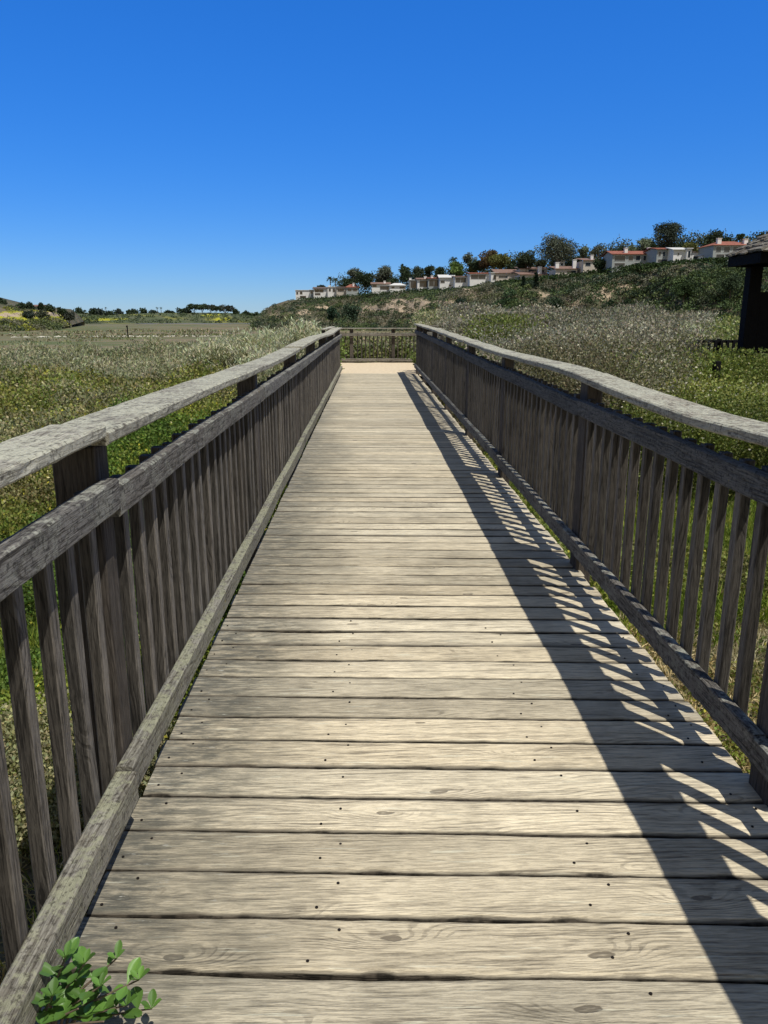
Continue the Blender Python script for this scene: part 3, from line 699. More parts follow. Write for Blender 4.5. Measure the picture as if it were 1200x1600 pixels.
# standing shrubs -----------------------------------------------------------
def shrub(name, label, base, R_, H, n, c, style, cat='shrub', group=None, flower=None, nst=12, leafL=None, mat='leaf'):
    if leafL is None: n = int(n*1.8)
    base = Vector(base); r = math.hypot(base.x, base.y); L = leafL or (.0030*r+.008)
    o = empty(name, base, label, cat, group)
    mb = MB(); tips = []
    for k in range(nst):
        a = random.uniform(0, 6.283); t = random.uniform(.25, 1.)*R_; q = base + Vector((math.cos(a)*t, math.sin(a)*t, H*random.uniform(.6, 1.)*(1-.25*t/R_)))
        m_ = base.lerp(q, .5) + Vector((-math.cos(a)*t*.18, -math.sin(a)*t*.18, H*.08))
        mb.tube([base - Vector((0, 0, .1)), m_, q], [.004+.006*H, .003+.004*H, .003], 5, False); tips.append((base, m_, q))
    mb.build('stems', M['twig'], o)
    ii = rng.integers(0, nst, n); t = rng.uniform(.15, 1.05, n)
    A = np.array([list(a) for a, _, _ in tips])[ii]; B = np.array([list(b) for _, b, _ in tips])[ii]; C = np.array([list(c_) for _, _, c_ in tips])[ii]
    tt = t[:, None]; pos = A*(1-tt)**2 + 2*B*tt*(1-tt) + C*tt**2 + rng.normal(size=(n, 3))*R_*.16*np.array([1, 1, .6]); pos[:, 2] = np.maximum(pos[:, 2], base.z+.02)
    if style == 'wisp': V = leaves(pos, rdir(n, 1.1), L*2.0, L*.42)
    elif style == 'narrow': V = leaves(pos, rdir(n, .9), L*1.7, L*.5)
    else: V = leaves(pos, rdir(n, .5), L*1.2, L*.8)
    T = col(c, n, .3)
    if flower is not None:
        q = (rng.random(n) < flower[1]) & (t > .75); T[q] = np.array(flower[0]); 
    quads_mesh('leaves', V, T, M[mat], o, tuple(base)); return o
def gz_(x, y): return float(gh(x, y))
def in_pad(x, y): return -1.1 < x < 1.8 and y < 24.2
grey = (.31, .32, .25); olive = (.14, .165, .055)
# grey sage bushes left of the end of the walk
specs = [(508, 22.5, 493, .8), (484, 24.5, 497, .9), (462, 25.5, 503, .85), (440, 26, 507, .85), (418, 27, 512, .85), (398, 25, 517, .8), (374, 26, 521, .85), (350, 28, 525, .9), (519, 26, 492, .6), (326, 27, 531, .9), (430, 20, 524, .6), (396, 17.5, 540, .6)]
sl_ = ['tallest, at the far end', 'second from the far end of the walk', 'third from the far end', 'fourth from the far end', 'fifth from the far end', 'sixth from the far end', 'seventh from the far end', 'eighth from the far end', 'right behind the left end post', 'leftmost of the row', 'lower one standing forward of the row', 'lowest and nearest to the camera']
for i, (px, Y, py, rad) in enumerate(specs):
    p = P(px, py, Y); x = min(p.x, -1.5-rad*.4)
    shrub('sage_bush', 'silver grey sage bush beside the left railing, ' + sl_[i], (x, Y, gz_(x, Y)), rad, p.z-gz_(x, Y), 2600, grey, 'wisp', 'shrub', 'grey sage bushes left of the walk', nst=26)
# weeds pushing through the railings at the end
shrub('weed_clump', 'green weed spilling over the end of the left railing onto the sand', (-.86, 19.6, -.02), .36, .95, 1100, (.12, .17, .05), 'leaf', 'weed', nst=14, leafL=.06)
shrub('weed_clump', 'shaded weed in the right corner between railing and sand', (1.38, 20.0, -.02), .38, .75, 1000, (.09, .12, .04), 'leaf', 'weed', nst=14, leafL=.06)
for i in range(9):
    X = -1.1 + i*.34; shrub('leafy_shrub', 'leafy green shrub behind the end railing, %s from the left' % ['first', 'second', 'third', 'fourth', 'fifth', 'sixth', 'seventh', 'eighth', 'ninth'][i],
        (X, 24.75+random.uniform(0, .5), gz_(X, 24.8)), .34, random.uniform(1.55, 1.8), 900, (.115, .135, .05) if i % 2 else (.15, .17, .075), 'leaf', 'shrub', 'shrubs behind the end railing', nst=12, leafL=.085)
# flowering thicket on the right: nobody could count the stalks
bag = LeafBag()
stalk = LeafBag()
def thicket(n, px0, px1, Y0, Y1, topf, dens, c, fl, L=1., wisp=.6):
    for i in range(n):
        Y = math.exp(random.uniform(math.log(Y0), math.log(Y1))); px = random.uniform(px0, px1); p = P(px, 520, Y); x = p.x
        if x < 1.9 and Y < 25: continue
        z0 = gz_(x, Y); py = topf(px, Y); zt = P(px, py, Y).z
        cl = n2(x, Y, .45, 11.); cl2 = n2(x, Y, .16, 21.); bd, bid = bush(x, Y, 1.9, 1.1); cl = cl*.4 + (bd-.62)*1.25; zt = z0 + max(.35, min(2.6, zt-z0))*min(1.12, random.uniform(.70, 1.0)*(1+.55*cl)); m = int(dens*1.9); Rr = .20+.010*Y; Ls = (.0028*Y+.008)*L
        t = rng.uniform(.0, 1, m)**.7; th = rng.uniform(0, 6.283, m); rr_ = Rr*np.sqrt(rng.random(m))*(.6+.6*t)
        pos = np.stack([x+rr_*np.cos(th), Y+rr_*np.sin(th), z0+(zt-z0)*t], 1)
        k = int(m*wisp); V = np.concatenate([leaves(pos[:k], rdir(k, .8), Ls*1.5, Ls*.42), leaves(pos[k:], rdir(m-k, .5), Ls*1.1, Ls*.75)])
        cc = c[int((cl2*1.2+bid*2.4+1.5)*len(c)*.33+random.random()*.5) % len(c)]; T = col(cc, m, .3)*(1+.25*cl)*random.uniform(.6, 1.05)*(.72+.5*((bid*5.3) % 1))  # hollows between bushes get a darker tint, painted shade
        q = (rng.random(m) < fl*.9*(1.5 if bid > .55 else .25)) & (t > .55) & (np.arange(m) >= k); T[q] = np.array((.46, .45, .40))*(.8+.4*rng.random((int(q.sum()), 1)))
        bag.add(V, T)
sagec = [(.105, .095, .075), (.25, .24, .215), (.12, .125, .075), (.20, .195, .17), (.15, .145, .115), (.23, .22, .19)]
thicket(520, 690, 1100, 17, 40, lambda px, Y: 490+4*math.sin(px*.05)+ (px > 1000)*(px-1000)*.12 + (40-Y)*.15, 190, sagec, .17)
thicket(380, 700, 1090, 13, 22, lambda px, Y: 512+9*math.sin(px*.031)+(20-Y)*2.2, 190, sagec, .26)
thicket(90, 745, 835, 15, 19, lambda px, Y: 508, 190, [(.17, .20, .05), (.14, .175, .045)], .03, wisp=.6)
thicket(170, 830, 1075, 10, 14, lambda px, Y: 548+8*math.sin(px*.05), 170, [(.13, .12, .085), (.13, .15, .055), (.10, .095, .06), (.17, .165, .12)], .14, wisp=.5)
thicket(260, 660, 760, 25, 42, lambda px, Y: 497, 120, [(.22, .22, .15), (.17, .19, .09)], .05)
thicket(160, 1040, 1215, 18, 40, lambda px, Y: 512+6*math.sin(px*.07), 150, [(.13, .16, .045), (.17, .19, .09)], .04, wisp=.3)
thicket(110, 1080, 1215, 11.5, 13.2, lambda px, Y: 561, 130, [(.15, .175, .05), (.12, .15, .04)], .05, wisp=.2)
thicket(300, 1000, 1260, 8.2, 11.3, lambda px, Y: 596+(11.3-Y)*16, 110, [(.14, .165, .045), (.12, .15, .04), (.17, .19, .06)], .05, wisp=.2)
tag(bag.build('flowering_scrub', M['leaf']), 'dense grey green scrub dotted with pale flowers beyond the right railing', 'scrub', kind='stuff')
for i, (px, Y, py, c, rad) in enumerate([(1066, 17, 497, grey, .62), (1040, 19, 505, grey, .6), (812, 22, 494, (.17, .20, .05), .7), (735, 20, 505, grey, .5), (960, 24, 492, grey, .9)]):
    p = P(px, py, Y); shrub('sage_bush', ['silvery sage bush just left of the low dark fence', 'smaller silvery sage bush further left of the low dark fence', 'yellow green bush among the grey scrub on the right', 'grey bush beside the far part of the right railing', 'broad grey bush under the red roofed long house'][i], (p.x, Y, gz_(p.x, Y)), rad, p.z-gz_(p.x, Y), 2400, c, 'wisp' if i != 2 else 'narrow', 'shrub', None, nst=24)

# leafy plant at the near left corner of the deck --------------------------------
pl = empty('leafy_plant', (-.655, 1.30, -.02), 'small glossy green leafy plant growing through the gap at the near left of the planks', 'plant')
def leafblade(mb, base, d, L, W, up):
    d = d.normalized(); s = d.cross(up).normalized(); nn = s.cross(d).normalized(); rows = [(0, .10), (.10, .14), (.22, .42), (.36, .74), (.52, .96), (.68, 1.), (.84, .78), (.94, .46), (1., .08)]; W = W*random.uniform(.85, 1.1)
    V = []
    for t, ww in rows:
        c = base + d*(L*t) - nn*(L*.10*t*t) ; ser = 1
        for q in (-1, -.5, 0, .5, 1): V.append(c + s*(W*.5*ww*q*(1+random.uniform(-.07, .07)*(abs(q) == 1))) + nn*(abs(q)*W*.14*ww - (L*.03 if q == 0 else 0)))
    mb.add(V, [(i*5+j, i*5+j+1, (i+1)*5+j+1, (i+1)*5+j) for i in range(len(rows)-1) for j in range(4)])
mbs = MB(); mbl = []
stems = []
for (px, py, zt) in [(a+22, b-4, c) for a, b, c in ((110, 1510, .17), (160, 1502, .16), (195, 1535, .13), (80, 1500, .19), (135, 1545, .15), (60, 1560, .16), (215, 1580, .08), (175, 1575, .10), (100, 1580, .14), (140, 1600, .12), (60, 1610, .12))]:
    d = P(px, py, 1.) - Vector((0, 0, EYE)); t = (zt-EYE)/d.z; stems.append(Vector((0, 0, EYE)) + d*t)
root = Vector((-.63, 1.22, -.03))
for tip in stems:
    m_ = root.lerp(tip, .45) + Vector((-.012, 0, .035)); pts = [root + Vector((random.uniform(-.012, .012), random.uniform(-.03, .03), 0)), m_, tip]
    mbs.tube(pts, [.0034, .0026, .0016], 6)
    for k in range(4):
        t = .4 + .16*k; base = pts[1].lerp(tip, max(0, (t-.45)/.55))
        for sgn in (0, math.pi):
            a = k*1.57 + sgn + random.uniform(-.4, .4); d = Vector((math.cos(a), math.sin(a), random.uniform(.25, .8)))
            mbl.append((base, d, random.uniform(.022, .046)))
    for k in range(4):
        a = k*1.57+random.uniform(-.3, .3); mbl.append((tip, Vector((math.cos(a), math.sin(a), 1.2)), random.uniform(.018, .028)))
mbs.build('stems', M['twig'], pl)
for base, d, L in mbl[:100]:
    mb = MB(); s = random.uniform(.6, 1.35); mb.tint = (.095*s, .195*s, .045*s)
    leafblade(mb, base, d, L*1.2, L*.64, Vector((0, 0, 1))); mb.build('leaf', M['leaf_gloss'], pl, smooth=True)

# ---------------------------------------------------------------- bluffs
def bluff(name, crest, base, back, mat, bare=(), yell=(), nx=160, ny=26, rough=3., seed=1.):
    """crest, base: lists of world points from left to right; lofted into a slope with a plateau behind"""
    def samp(L, t):
        xs = np.linspace(0, 1, len(L)); return [float(np.interp(t, xs, [q[i] for q in L])) for i in range(3)]
    V = []; bc = []
    prof = [0, .06, .18, .34, .50, .64, .76, .86, .94, 1.]
    for i in range(nx+1):
        t = i/nx; c = Vector(samp(crest, t)); b = Vector(samp(base, t)); d = (c-b); d.z = 0; dn = d.normalized()
        for j in range(ny+1):
            s = j/ny; q = b.lerp(c, s); zz = b.z + (c.z-b.z)*float(np.interp(s, np.linspace(0, 1, len(prof)), prof))
            n = mnoise.fractal(Vector((q.x*.028+seed, q.y*.012, seed)), .9, 2.1, 5); amp = rough*math.sin(math.pi*min(1, s*1.02))**.7 if s < .99 else 0
            q = q - dn*(n*amp*2.2); V.append((q.x, q.y, zz + n*amp*.6)); 
            bv = 0.; yv = 0.
            bc.append((bv, yv))
        for j in (1, 2, 3):
            q = c + dn*back*j/3; V.append((q.x, q.y, c.z + (0, .5, 1, 1.5)[j])); bc.append((0, 0))
        V.append((q.x, q.y, -6)); bc.append((0, 0))
    m = ny+5; Fq = [(i*m+j, (i+1)*m+j, (i+1)*m+j+1, i*m+j+1) for i in range(nx) for j in range(m-1)]
    for (L, k) in ((bare, 0), (yell, 1)):
        for (cx_, cy_, cz_, rx, rz) in L:
            for a, v in enumerate(V):
                e = ((v[0]-cx_)/rx)**2 + ((v[2]-cz_)/rz)**2
                if e < 4: t_ = list(bc[a]); t_[k] = max(t_[k], math.exp(-e*1.1)); bc[a] = tuple(t_)
    me = bpy.data.meshes.new(name); me.from_pydata(V, [], Fq); me.materials.append(mat); me.shade_smooth()
    at = me.color_attributes.new('bare', 'FLOAT_COLOR', 'POINT'); at.data.foreach_set('color', np.array([(a, b, 0, 1) for a, b in bc], dtype=np.float32).ravel())
    o = bpy.data.objects.new(name, me); COL.objects.link(o); tag(o, kind='structure'); return o, V, m, bc
DY = lambda px: float(np.interp(px, [400, 461, 640, 800, 1000, 1200, 1500], [455, 430, 360, 310, 262, 228, 190]))
CYp = lambda px: float(np.interp(px, [398, 415, 435, 461, 490, 560, 640, 710, 800, 900, 1000, 1100, 1200, 1500], [497, 482, 471, 468, 467, 461.5, 455.5, 452.5, 440, 430.5, 417.5, 410, 406, 398]))
cr = [tuple(P(px, CYp(px), DY(px))) for px in np.linspace(398, 1500, 45)]
ba = [tuple(Vector((P(px-6 if px < 420 else px, 503, DY(px)*.80).x, DY(px)*.80, -4.6))) for px in np.linspace(398, 1500, 45)]
def bp(px, py, s, rx, rz): q = P(px, py, DY(px)*s); return (q.x, q.y, q.z, rx, rz)
bares = [bp(600, 478, .90, 11, 2.0), bp(635, 482, .9, 9, 2.2), bp(648, 472, .93, 5, 1.8), bp(585, 482, .88, 7, 1.8), bp(735, 456, .93, 2.2, 2.6), bp(728, 462, .92, 2., 1.6), bp(960, 455, .9, 1.4, 3.2), bp(955, 464, .88, 1.2, 2.), bp(913, 474, .86, 2, 1.6), bp(418, 492, .86, 8, 1.6), bp(990, 452, .9, 4, .8), bp(690, 474, .9, 4, 1.2), bp(890, 470, .88, 5, .9), bp(660, 488, .86, 8, 1.5), bp(620, 470, .93, 4, 1.4), bp(560, 486, .86, 5, 1.2), bp(500, 480, .88, 5, 1.), bp(470, 488, .86, 5, 1.2), bp(850, 460, .91, 3, 1.2), bp(930, 462, .89, 2, 1.6), bp(1010, 446, .91, 5, .9), bp(780, 474, .88, 4, 1.)]
hill, HV, hm, hb = bluff('bluff_slope', cr, ba, 260, M['bluff'], bares, nx=260, ny=30, rough=7.5, seed=2.3)
# chaparral on the bluff
HVa = np.array(HV).reshape(-1, hm, 3)[:, :31]; hba = np.array(hb).reshape(-1, hm, 2)[:, :31]
def scrub_on(Va, ba_, n, smin, smax, q, pal, name, label, leafL, topm=31, seed=4, skip=.6):
    bag = LeafBag(); rs = np.random.default_rng(seed)
    for k in range(n):
        i = rs.uniform(0, Va.shape[0]-1.01); j = rs.uniform(0, topm-1.01); i0, j0 = int(i), int(j); fi, fj = i-i0, j-j0
        p = (Va[i0, j0]*(1-fi)*(1-fj)+Va[i0+1, j0]*fi*(1-fj)+Va[i0, j0+1]*(1-fi)*fj+Va[i0+1, j0+1]*fi*fj)
        if ba_[i0, j0, 0] > .3 and rs.random() < skip: continue
        cn = n2(p[0], p[2]*3+p[1]*.3, .035, 4.); 
        c = pal[int(abs(cn*9)+rs.random()*1.6) % len(pal)]
        s = rs.uniform(smin, smax)*(1+.5*cn)*(1 if j < topm-7 else .6); m = q; p = p-np.array([0, 0, 0 if j < topm-5 else .7]); d = unit(rs.normal(size=(m, 3))); d[:, 2] = np.abs(d[:, 2]); rad = rs.uniform(.6, 1, (m, 1))
        pos = p + d*rad*s*np.array([1.15, 1.15, .85]); bag.add(leaves(pos, unit(d+rs.normal(size=(m, 3))*.7), leafL, leafL*.75), np.array(c)[None]*(1+.3*rs.uniform(-1, 1, (m, 1))))
    return tag(bag.build(name, M['leaf_far']), label, 'scrub', kind='stuff')
pal = [(.06, .085, .045), (.088, .118, .05), (.045, .068, .042), (.13, .13, .092), (.10, .112, .055), (.16, .142, .105), (.07, .10, .052), (.12, .13, .10)]
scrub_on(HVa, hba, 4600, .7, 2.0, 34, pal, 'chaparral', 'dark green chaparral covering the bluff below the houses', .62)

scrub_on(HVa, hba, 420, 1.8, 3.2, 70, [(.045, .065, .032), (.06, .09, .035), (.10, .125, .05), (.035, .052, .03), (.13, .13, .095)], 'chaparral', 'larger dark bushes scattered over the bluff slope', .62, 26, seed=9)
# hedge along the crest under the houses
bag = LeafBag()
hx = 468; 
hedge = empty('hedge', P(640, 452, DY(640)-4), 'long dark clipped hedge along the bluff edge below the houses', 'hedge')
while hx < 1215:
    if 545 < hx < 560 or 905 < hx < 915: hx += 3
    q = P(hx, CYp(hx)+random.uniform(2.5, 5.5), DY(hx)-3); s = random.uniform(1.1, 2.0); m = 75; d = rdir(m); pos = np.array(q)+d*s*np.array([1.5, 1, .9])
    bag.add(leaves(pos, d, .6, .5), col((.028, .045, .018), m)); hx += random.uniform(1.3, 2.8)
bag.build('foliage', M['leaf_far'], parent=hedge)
mb = MB()
for px in range(470, 1215, 12):
    q = P(px, CYp(px), DY(px)-3); mb.tube([(q.x, q.y, q.z-2.5), (q.x, q.y, q.z-1)], [.2, .1], 5)
mb.build('stems', M['bark'], hedge)

# far bluffs on the left
c2 = [P(-420, 440, 330), P(-200, 452, 330), P(-40, 462, 335), P(12, 477, 340), P(30, 483, 345), P(60, 484, 360), P(85, 486, 375), P(100, 500, 385), P(108, 509, 390)]
b2 = [Vector((v.x*.9, v.y*.86, -4.6)) for v in c2]
cl, CV, cm, cb = bluff('left_bluff', [tuple(v) for v in c2], [tuple(v) for v in b2], 90, M['bluff'], [(P(22, 489, 320).x, 0, P(22, 489, 320).z, 6, .9), (P(6, 492, 315).x, 0, P(6, 492, 315).z, 6, .8)],
      [(P(px, py, 312).x, 0, P(px, py, 312).z, rx, rz) for px, py, rx, rz in ((2, 484, 4.5, 2.2), (9, 488, 5, 2.4), (-4, 492, 6, 2.2), (18, 493, 4.5, 1.8), (26, 498, 3.6, 1.2), (34, 501, 3, .9), (2, 502, 6, .7), (14, 499, 2.4, .8))], nx=120, ny=20, rough=2.5, seed=7.)
scrub_on(np.array(CV).reshape(-1, cm, 3)[45:, :21], np.array(cb).reshape(-1, cm, 2)[45:, :21]*np.array([1, 1]) + np.array(cb).reshape(-1, cm, 2)[45:, :21][:, :, ::-1], 900, .8, 2.2, 30, [(.07, .09, .05), (.11, .13, .05), (.14, .14, .09), (.20, .21, .04)], 'chaparral', 'scrub on the small yellow flowered bluff at the far left', .75, 21, skip=.97)
c3 = [P(px, py, D) for px, py, D in ((60, 494, 620), (105, 489, 620), (135, 491, 630), (160, 493, 640), (230, 489.5, 660), (300, 489.5, 690), (345, 490, 700), (385, 492, 760), (410, 495, 800), (470, 500, 850))]
b3 = [Vector((v.x*.9, v.y*.88, -4.6)) for v in c3]
fl_, FV, fm, fb = bluff('far_bluff', [tuple(v) for v in c3], [tuple(v) for v in b3], 260, M['far_bluff'], [], [(P(320, 493, 640).x, 0, P(320, 492.5, 640).z, 9, 1.5), (P(336, 499, 620).x, 0, P(336, 499, 620).z, 7, 1.6), (P(150, 500, 580).x, 0, P(150, 499, 580).z, 16, 1.3)], nx=160, ny=18, rough=3.5, seed=11.)
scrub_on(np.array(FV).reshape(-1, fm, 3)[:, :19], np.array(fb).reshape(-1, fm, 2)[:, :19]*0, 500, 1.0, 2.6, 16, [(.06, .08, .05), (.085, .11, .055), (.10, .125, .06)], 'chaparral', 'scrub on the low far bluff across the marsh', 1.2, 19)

# white wrack line across the marsh
bag = LeafBag(); mb = MB()
for k in range(250):
    px = random.uniform(-160, 352); base_y = 527.5 - (px/352)*2.2
    if random.random() < .09: base_y -= 4.5; px = random.uniform(-60, 30)
    if n2(px*.13, 0, 1.) < .02 - .25*(px > 100)*(px < 330): continue
    if random.random() > np.interp(px, [-160, 0, 60, 120, 200, 352], [.4, .5, .6, .9, 1, .75]): continue
    q = P(px, base_y + random.uniform(-.5, .5)*(.6 if px < 190 else 1.), 212); sc = (EYE+4.42)/(EYE-q.z); x, y = q.x*sc, q.y*sc
    s = random.uniform(.07, .22); e = random.uniform(0, 3.14); L = random.uniform(.25, 1.1)
    dx = L*math.cos(e*.25); dy = L*math.sin(e)*.5
    mb.tube([(x-dx, y-dy, -4.4), (x, y, -4.38+s*.5), (x+dx, y+dy, -4.42)], [s*.5, s, s*.4], 6)
tag(mb.build('driftwood_line', M['chalk']), 'broken pale line of driftwood and shell debris crossing the marsh flat', 'debris', kind='stuff')

bag = LeafBag(); n = 2200; Y = np.exp(rng.uniform(math.log(46), math.log(330), n)); X = Y*np.tan(rng.uniform(R(-36), R(16), n)); Z = gh(X, Y)
dn = np.array([n2(a, b, .045, 31.) + .5*n2(a, b*2.2, .02, 7.) for a, b in zip(X, Y)]); ok = (dn > -.05) & (Z < -3.); X, Y, Z, dn = X[ok], Y[ok], Z[ok], dn[ok]
for x, y, z, d_ in zip(X, Y, Z, dn):
    m = 12; L = .12 + .0030*y; pos = np.stack([x+rng.normal(0, .5+.008*y, m), y+rng.normal(0, .5, m), np.full(m, z)], 1)
    bag.add(leaves(pos, rdir(m, 1.0), L, L*.5), col([(.135, .125, .07), (.10, .115, .05), (.17, .155, .095), (.085, .085, .05)][int(abs(d_)*14) % 4], m, .3))
tag(bag.build('marsh_grass', M['leaf_far']), 'low brown and olive marsh grass scattered over the flat beyond the scrub', 'marsh grass', kind='stuff')

# ---------------------------------------------------------------- trees
def blobs_crown(cen, rx, rz, nb, nl, leafL, c, style, seed):
    rs = np.random.default_rng(seed); Vs = []; Ts = []; cs = []
    for k in range(nb):
        if style == 'cone': t = (k+.5)/nb; rr_ = (1-t)*.85+.08; d = unit(rs.normal(size=3)); q = cen + np.array([d[0]*rx*rr_*.6, d[1]*rx*rr_*.6, (t*2-1)*rz]); s = rx*rr_*.55
        elif style == 'umbrella': d = unit(rs.normal(size=3)); q = cen + np.array([d[0]*rx*.75, d[1]*rx*.75, abs(d[2])*rz*.5+rz*.2]); s = rx*.30
        elif style == 'dense': d = unit(rs.normal(size=3))*rs.uniform(.2, .85); q = cen+np.array([d[0]*rx, d[1]*rx, d[2]*rz]); s = (rx*rz)**.5*rs.uniform(.26, .55)
        else: d = unit(rs.normal(size=3))*rs.uniform(.45, .85); q = cen+np.array([d[0]*rx, d[1]*rx, d[2]*rz]); s = (rx*rz)**.5*rs.uniform(.26, .42)
        cs.append(q); m = nl; dd = unit(rs.normal(size=(m, 3))); rad = rs.uniform(.45, 1.1, (m, 1)); ax = unit(dd+rs.normal(size=(m, 3))*.8)
        if style == 'airy': ax[:, 2] -= .6
        pos = q + dd*rad*s*np.array([1.1, 1.1, .8])
        Vs.append(leaves(pos, ax, leafL, leafL*(.5 if style == 'airy' else .7))); k_ = 1+.35*rs.uniform(-1, 1)
        Ts.append(np.array(c)[None]*k_*(1+.3*rs.uniform(-1, 1, (m, 1))))
    return np.concatenate(Vs), np.concatenate(Ts), cs
tree_id = [0]
def tree(name, label, px0, px1, ytop, ybot, Y, c, style='dense', trunk=.25, nb=12, nl=90, group=None, pale=False, sink=1.5, cat='tree'):
    tree_id[0] += 1; pc = (px0+px1)/2; b = P(pc, ybot, Y); t = P(pc, ytop, Y); zc = (b-Vector((0, 0, EYE))).dot(_f); wd = (px1-px0)*zc/F; H = t.z-b.z
    base = Vector((b.x, Y, b.z-sink)); o = empty(name, base, label, cat, group)
    rz = H*(1-trunk)/2; cen = np.array([b.x, Y, t.z-rz]); L = max(.3, Y*.0023); nl = int(nl*1.35)
    V, T, cs = blobs_crown(cen, wd/2, rz, nb, nl, L, c, style, 100+tree_id[0])
    mb = MB(); r0 = max(.18, wd*.028); top = Vector(cen)+Vector((0, 0, -rz*.2 if style != 'cone' else rz*.8)); mid = base.lerp(top, .5)+Vector((wd*.02, 0, 0))
    mb.tube([base, mid, top], [r0, r0*.75, r0*.35], 7)
    for q in cs[:9] if style != 'cone' else []:
        a = base.lerp(top, random.uniform(.45, .85)); mb.tube([a, a.lerp(Vector(q), .55)+Vector((0, 0, -.3)), Vector(q)], [r0*.4, r0*.28, r0*.1], 5)
    mb.build('trunk', M['palebark' if pale else 'bark'], o, smooth=True)
    quads_mesh('crown', V, T, M['leaf_far'], o, tuple(base)); return o
def palm(label, px, ytop, ybot, Y, wpx, c, group=None, nf=26):
    b = P(px, ybot, Y); t = P(px, ytop, Y); r_ = wpx*Y/F/2; o = empty('palm_tree', (b.x, Y, b.z-1), label, 'palm', group); zt = t.z-r_*.5
    mb = MB(); mb.tube([(b.x, Y, b.z-1), (b.x+.15, Y, (b.z+zt)/2), (b.x, Y, zt)], [.32, .24, .2], 7); mb.build('trunk', M['bark'], o)
    Vs = []
    for k in range(nf):
        a = k*2.4; el = random.uniform(-.5, 1.2); d = np.array([math.cos(a)*math.cos(el), math.sin(a)*math.cos(el), math.sin(el)]); n = 9
        for j in range(n):
            t0 = j/n; p0 = np.array([b.x, Y, zt])+d*r_*t0 + np.array([0, 0, -r_*.55*t0*t0])
            for s in (-1, 1):
                sd = np.cross(d, [0, 0, 1.]); Vs.append(leaves(p0[None], (d*.7+sd*s*.8+np.array([0, 0, -.25]))[None], r_*.30, r_*.10))
    V = np.concatenate(Vs); quads_mesh('fronds', V, col(c, len(V)), M['leaf_far'], o, (b.x, Y, b.z-1))
DG = (.038, .055, .030); EU = (.085, .098, .070); OL = (.115, .125, .045); LG = (.10, .15, .045); PG = (.13, .16, .10)
def D(px, dy=0): return DY(px)+dy
TG = 'trees along the bluff top'
palm('dark palm left of all the bluff top trees, above the white flat roofed houses', 516, 432, 450, D(516, 18), 11, DG, TG)
palm('shorter dark palm beside the leftmost palm of the bluff top', 524, 434, 450, D(524, 16), 10, DG, TG)
tree('eucalyptus_tree', 'rounded dark tree rising behind the small red roofed house', 541, 566, 417, 448, D(553, 30), EU, 'airy', .15, 16, 80, TG)
tree('broadleaf_tree', 'low spreading dark tree left of the rounded tree behind the red roof', 531, 556, 434, 455, D(540, 20), DG, 'dense', .05, 12, 80, TG)
tree('broadleaf_tree', 'dense dark tree filling the gap right of the small red roofed house', 556, 584, 427, 456, D(570, 12), DG, 'dense', .05, 14, 90, TG)
tree('eucalyptus_tree', 'wide ragged eucalyptus with pale trunk above the white chimneyed house', 579, 617, 413, 446, D(598, 22), EU, 'airy', .15, 22, 80, TG, True)
tree('cypress_tree', 'thin pointed cypress behind the dark tree with glass fronted house', 625, 632, 413, 440, D(628, 25), DG, 'cone', .02, 8, 40, TG)
tree('broadleaf_tree', 'solid dark green tree right of the thin cypress', 621, 648, 418, 442, D(635, 20), DG, 'dense', .1, 14, 90, TG)
tree('broadleaf_tree', 'second solid dark tree, joined to the one right of the cypress', 642, 668, 417, 440, D(655, 22), (.045, .06, .035), 'airy', .1, 14, 90, TG)
tree('eucalyptus_tree', 'spiky topped tree above the red fronted house', 662, 680, 412, 436, D(670, 20), DG, 'airy', .15, 12, 70, TG)
tree('broadleaf_tree', 'flat topped dark tree left of the pale green tree', 676, 697, 416, 437, D(686, 20), DG, 'dense', .1, 10, 80, TG)
palm('shaggy palm rising over the pale green tree', 708, 401, 425, D(708, 22), 15, DG, TG)
tree('willow_tree', 'pale fresh green tree below the shaggy palm', 694, 726, 409, 434, D(710, 15), LG, 'dense', .05, 14, 90, TG)
tree('eucalyptus_tree', 'thin see-through eucalyptus left of the big olive tree', 722, 745, 392, 424, D(733, 25), EU, 'airy', .4, 10, 60, TG, True)
tree('broadleaf_tree', 'dark rounded tree between the thin eucalyptus and the big olive tree', 736, 762, 403, 428, D(748, 24), DG, 'dense', .1, 12, 90, TG)
tree('olive_tree', 'big bushy olive green tree behind the long tiled roof', 762, 799, 393, 425, D(780, 22), OL, 'dense', .05, 18, 110, TG)
tree('olive_tree', 'reddish brown topped tree at the left of the big olive tree', 748, 776, 390, 424, D(762, 20), (.085, .065, .035), 'dense', .05, 14, 100, TG)
tree('broadleaf_tree', 'round dark tree standing alone above the faded tile roofs', 803, 839, 393, 426, D(820, 12), (.042, .055, .032), 'dense', .12, 18, 110, TG)
tree('eucalyptus_tree', 'very large eucalyptus with a broad clumped crown above the white chimneys', 838, 902, 364, 420, D(870, 15), EU, 'airy', .12, 46, 95, TG, True)
tree('eucalyptus_tree', 'small pale blue green tree right of the very large eucalyptus', 902, 921, 383, 406, D(910, 22), PG, 'airy', .15, 10, 70, TG)
tree('eucalyptus_tree', 'open branched small tree left of the red roofed long house', 920, 949, 384, 408, D(934, 18), EU, 'airy', .3, 14, 60, TG, True)
tree('broadleaf_tree', 'dark bush like tree at the left end of the red roofed long house', 925, 952, 400, 420, D(938, 0), DG, 'dense', .02, 14, 90, TG)
tree('broadleaf_tree', 'low dark tree behind the left end of the red roofed long house', 955, 981, 386, 404, D(967, 20), DG, 'dense', .1, 10, 80, TG)
tree('pepper_tree', 'soft pale grey green tree left of the tall dark eucalyptus', 992, 1017, 369, 398, D(1004, 22), PG, 'airy', .1, 14, 80, TG)
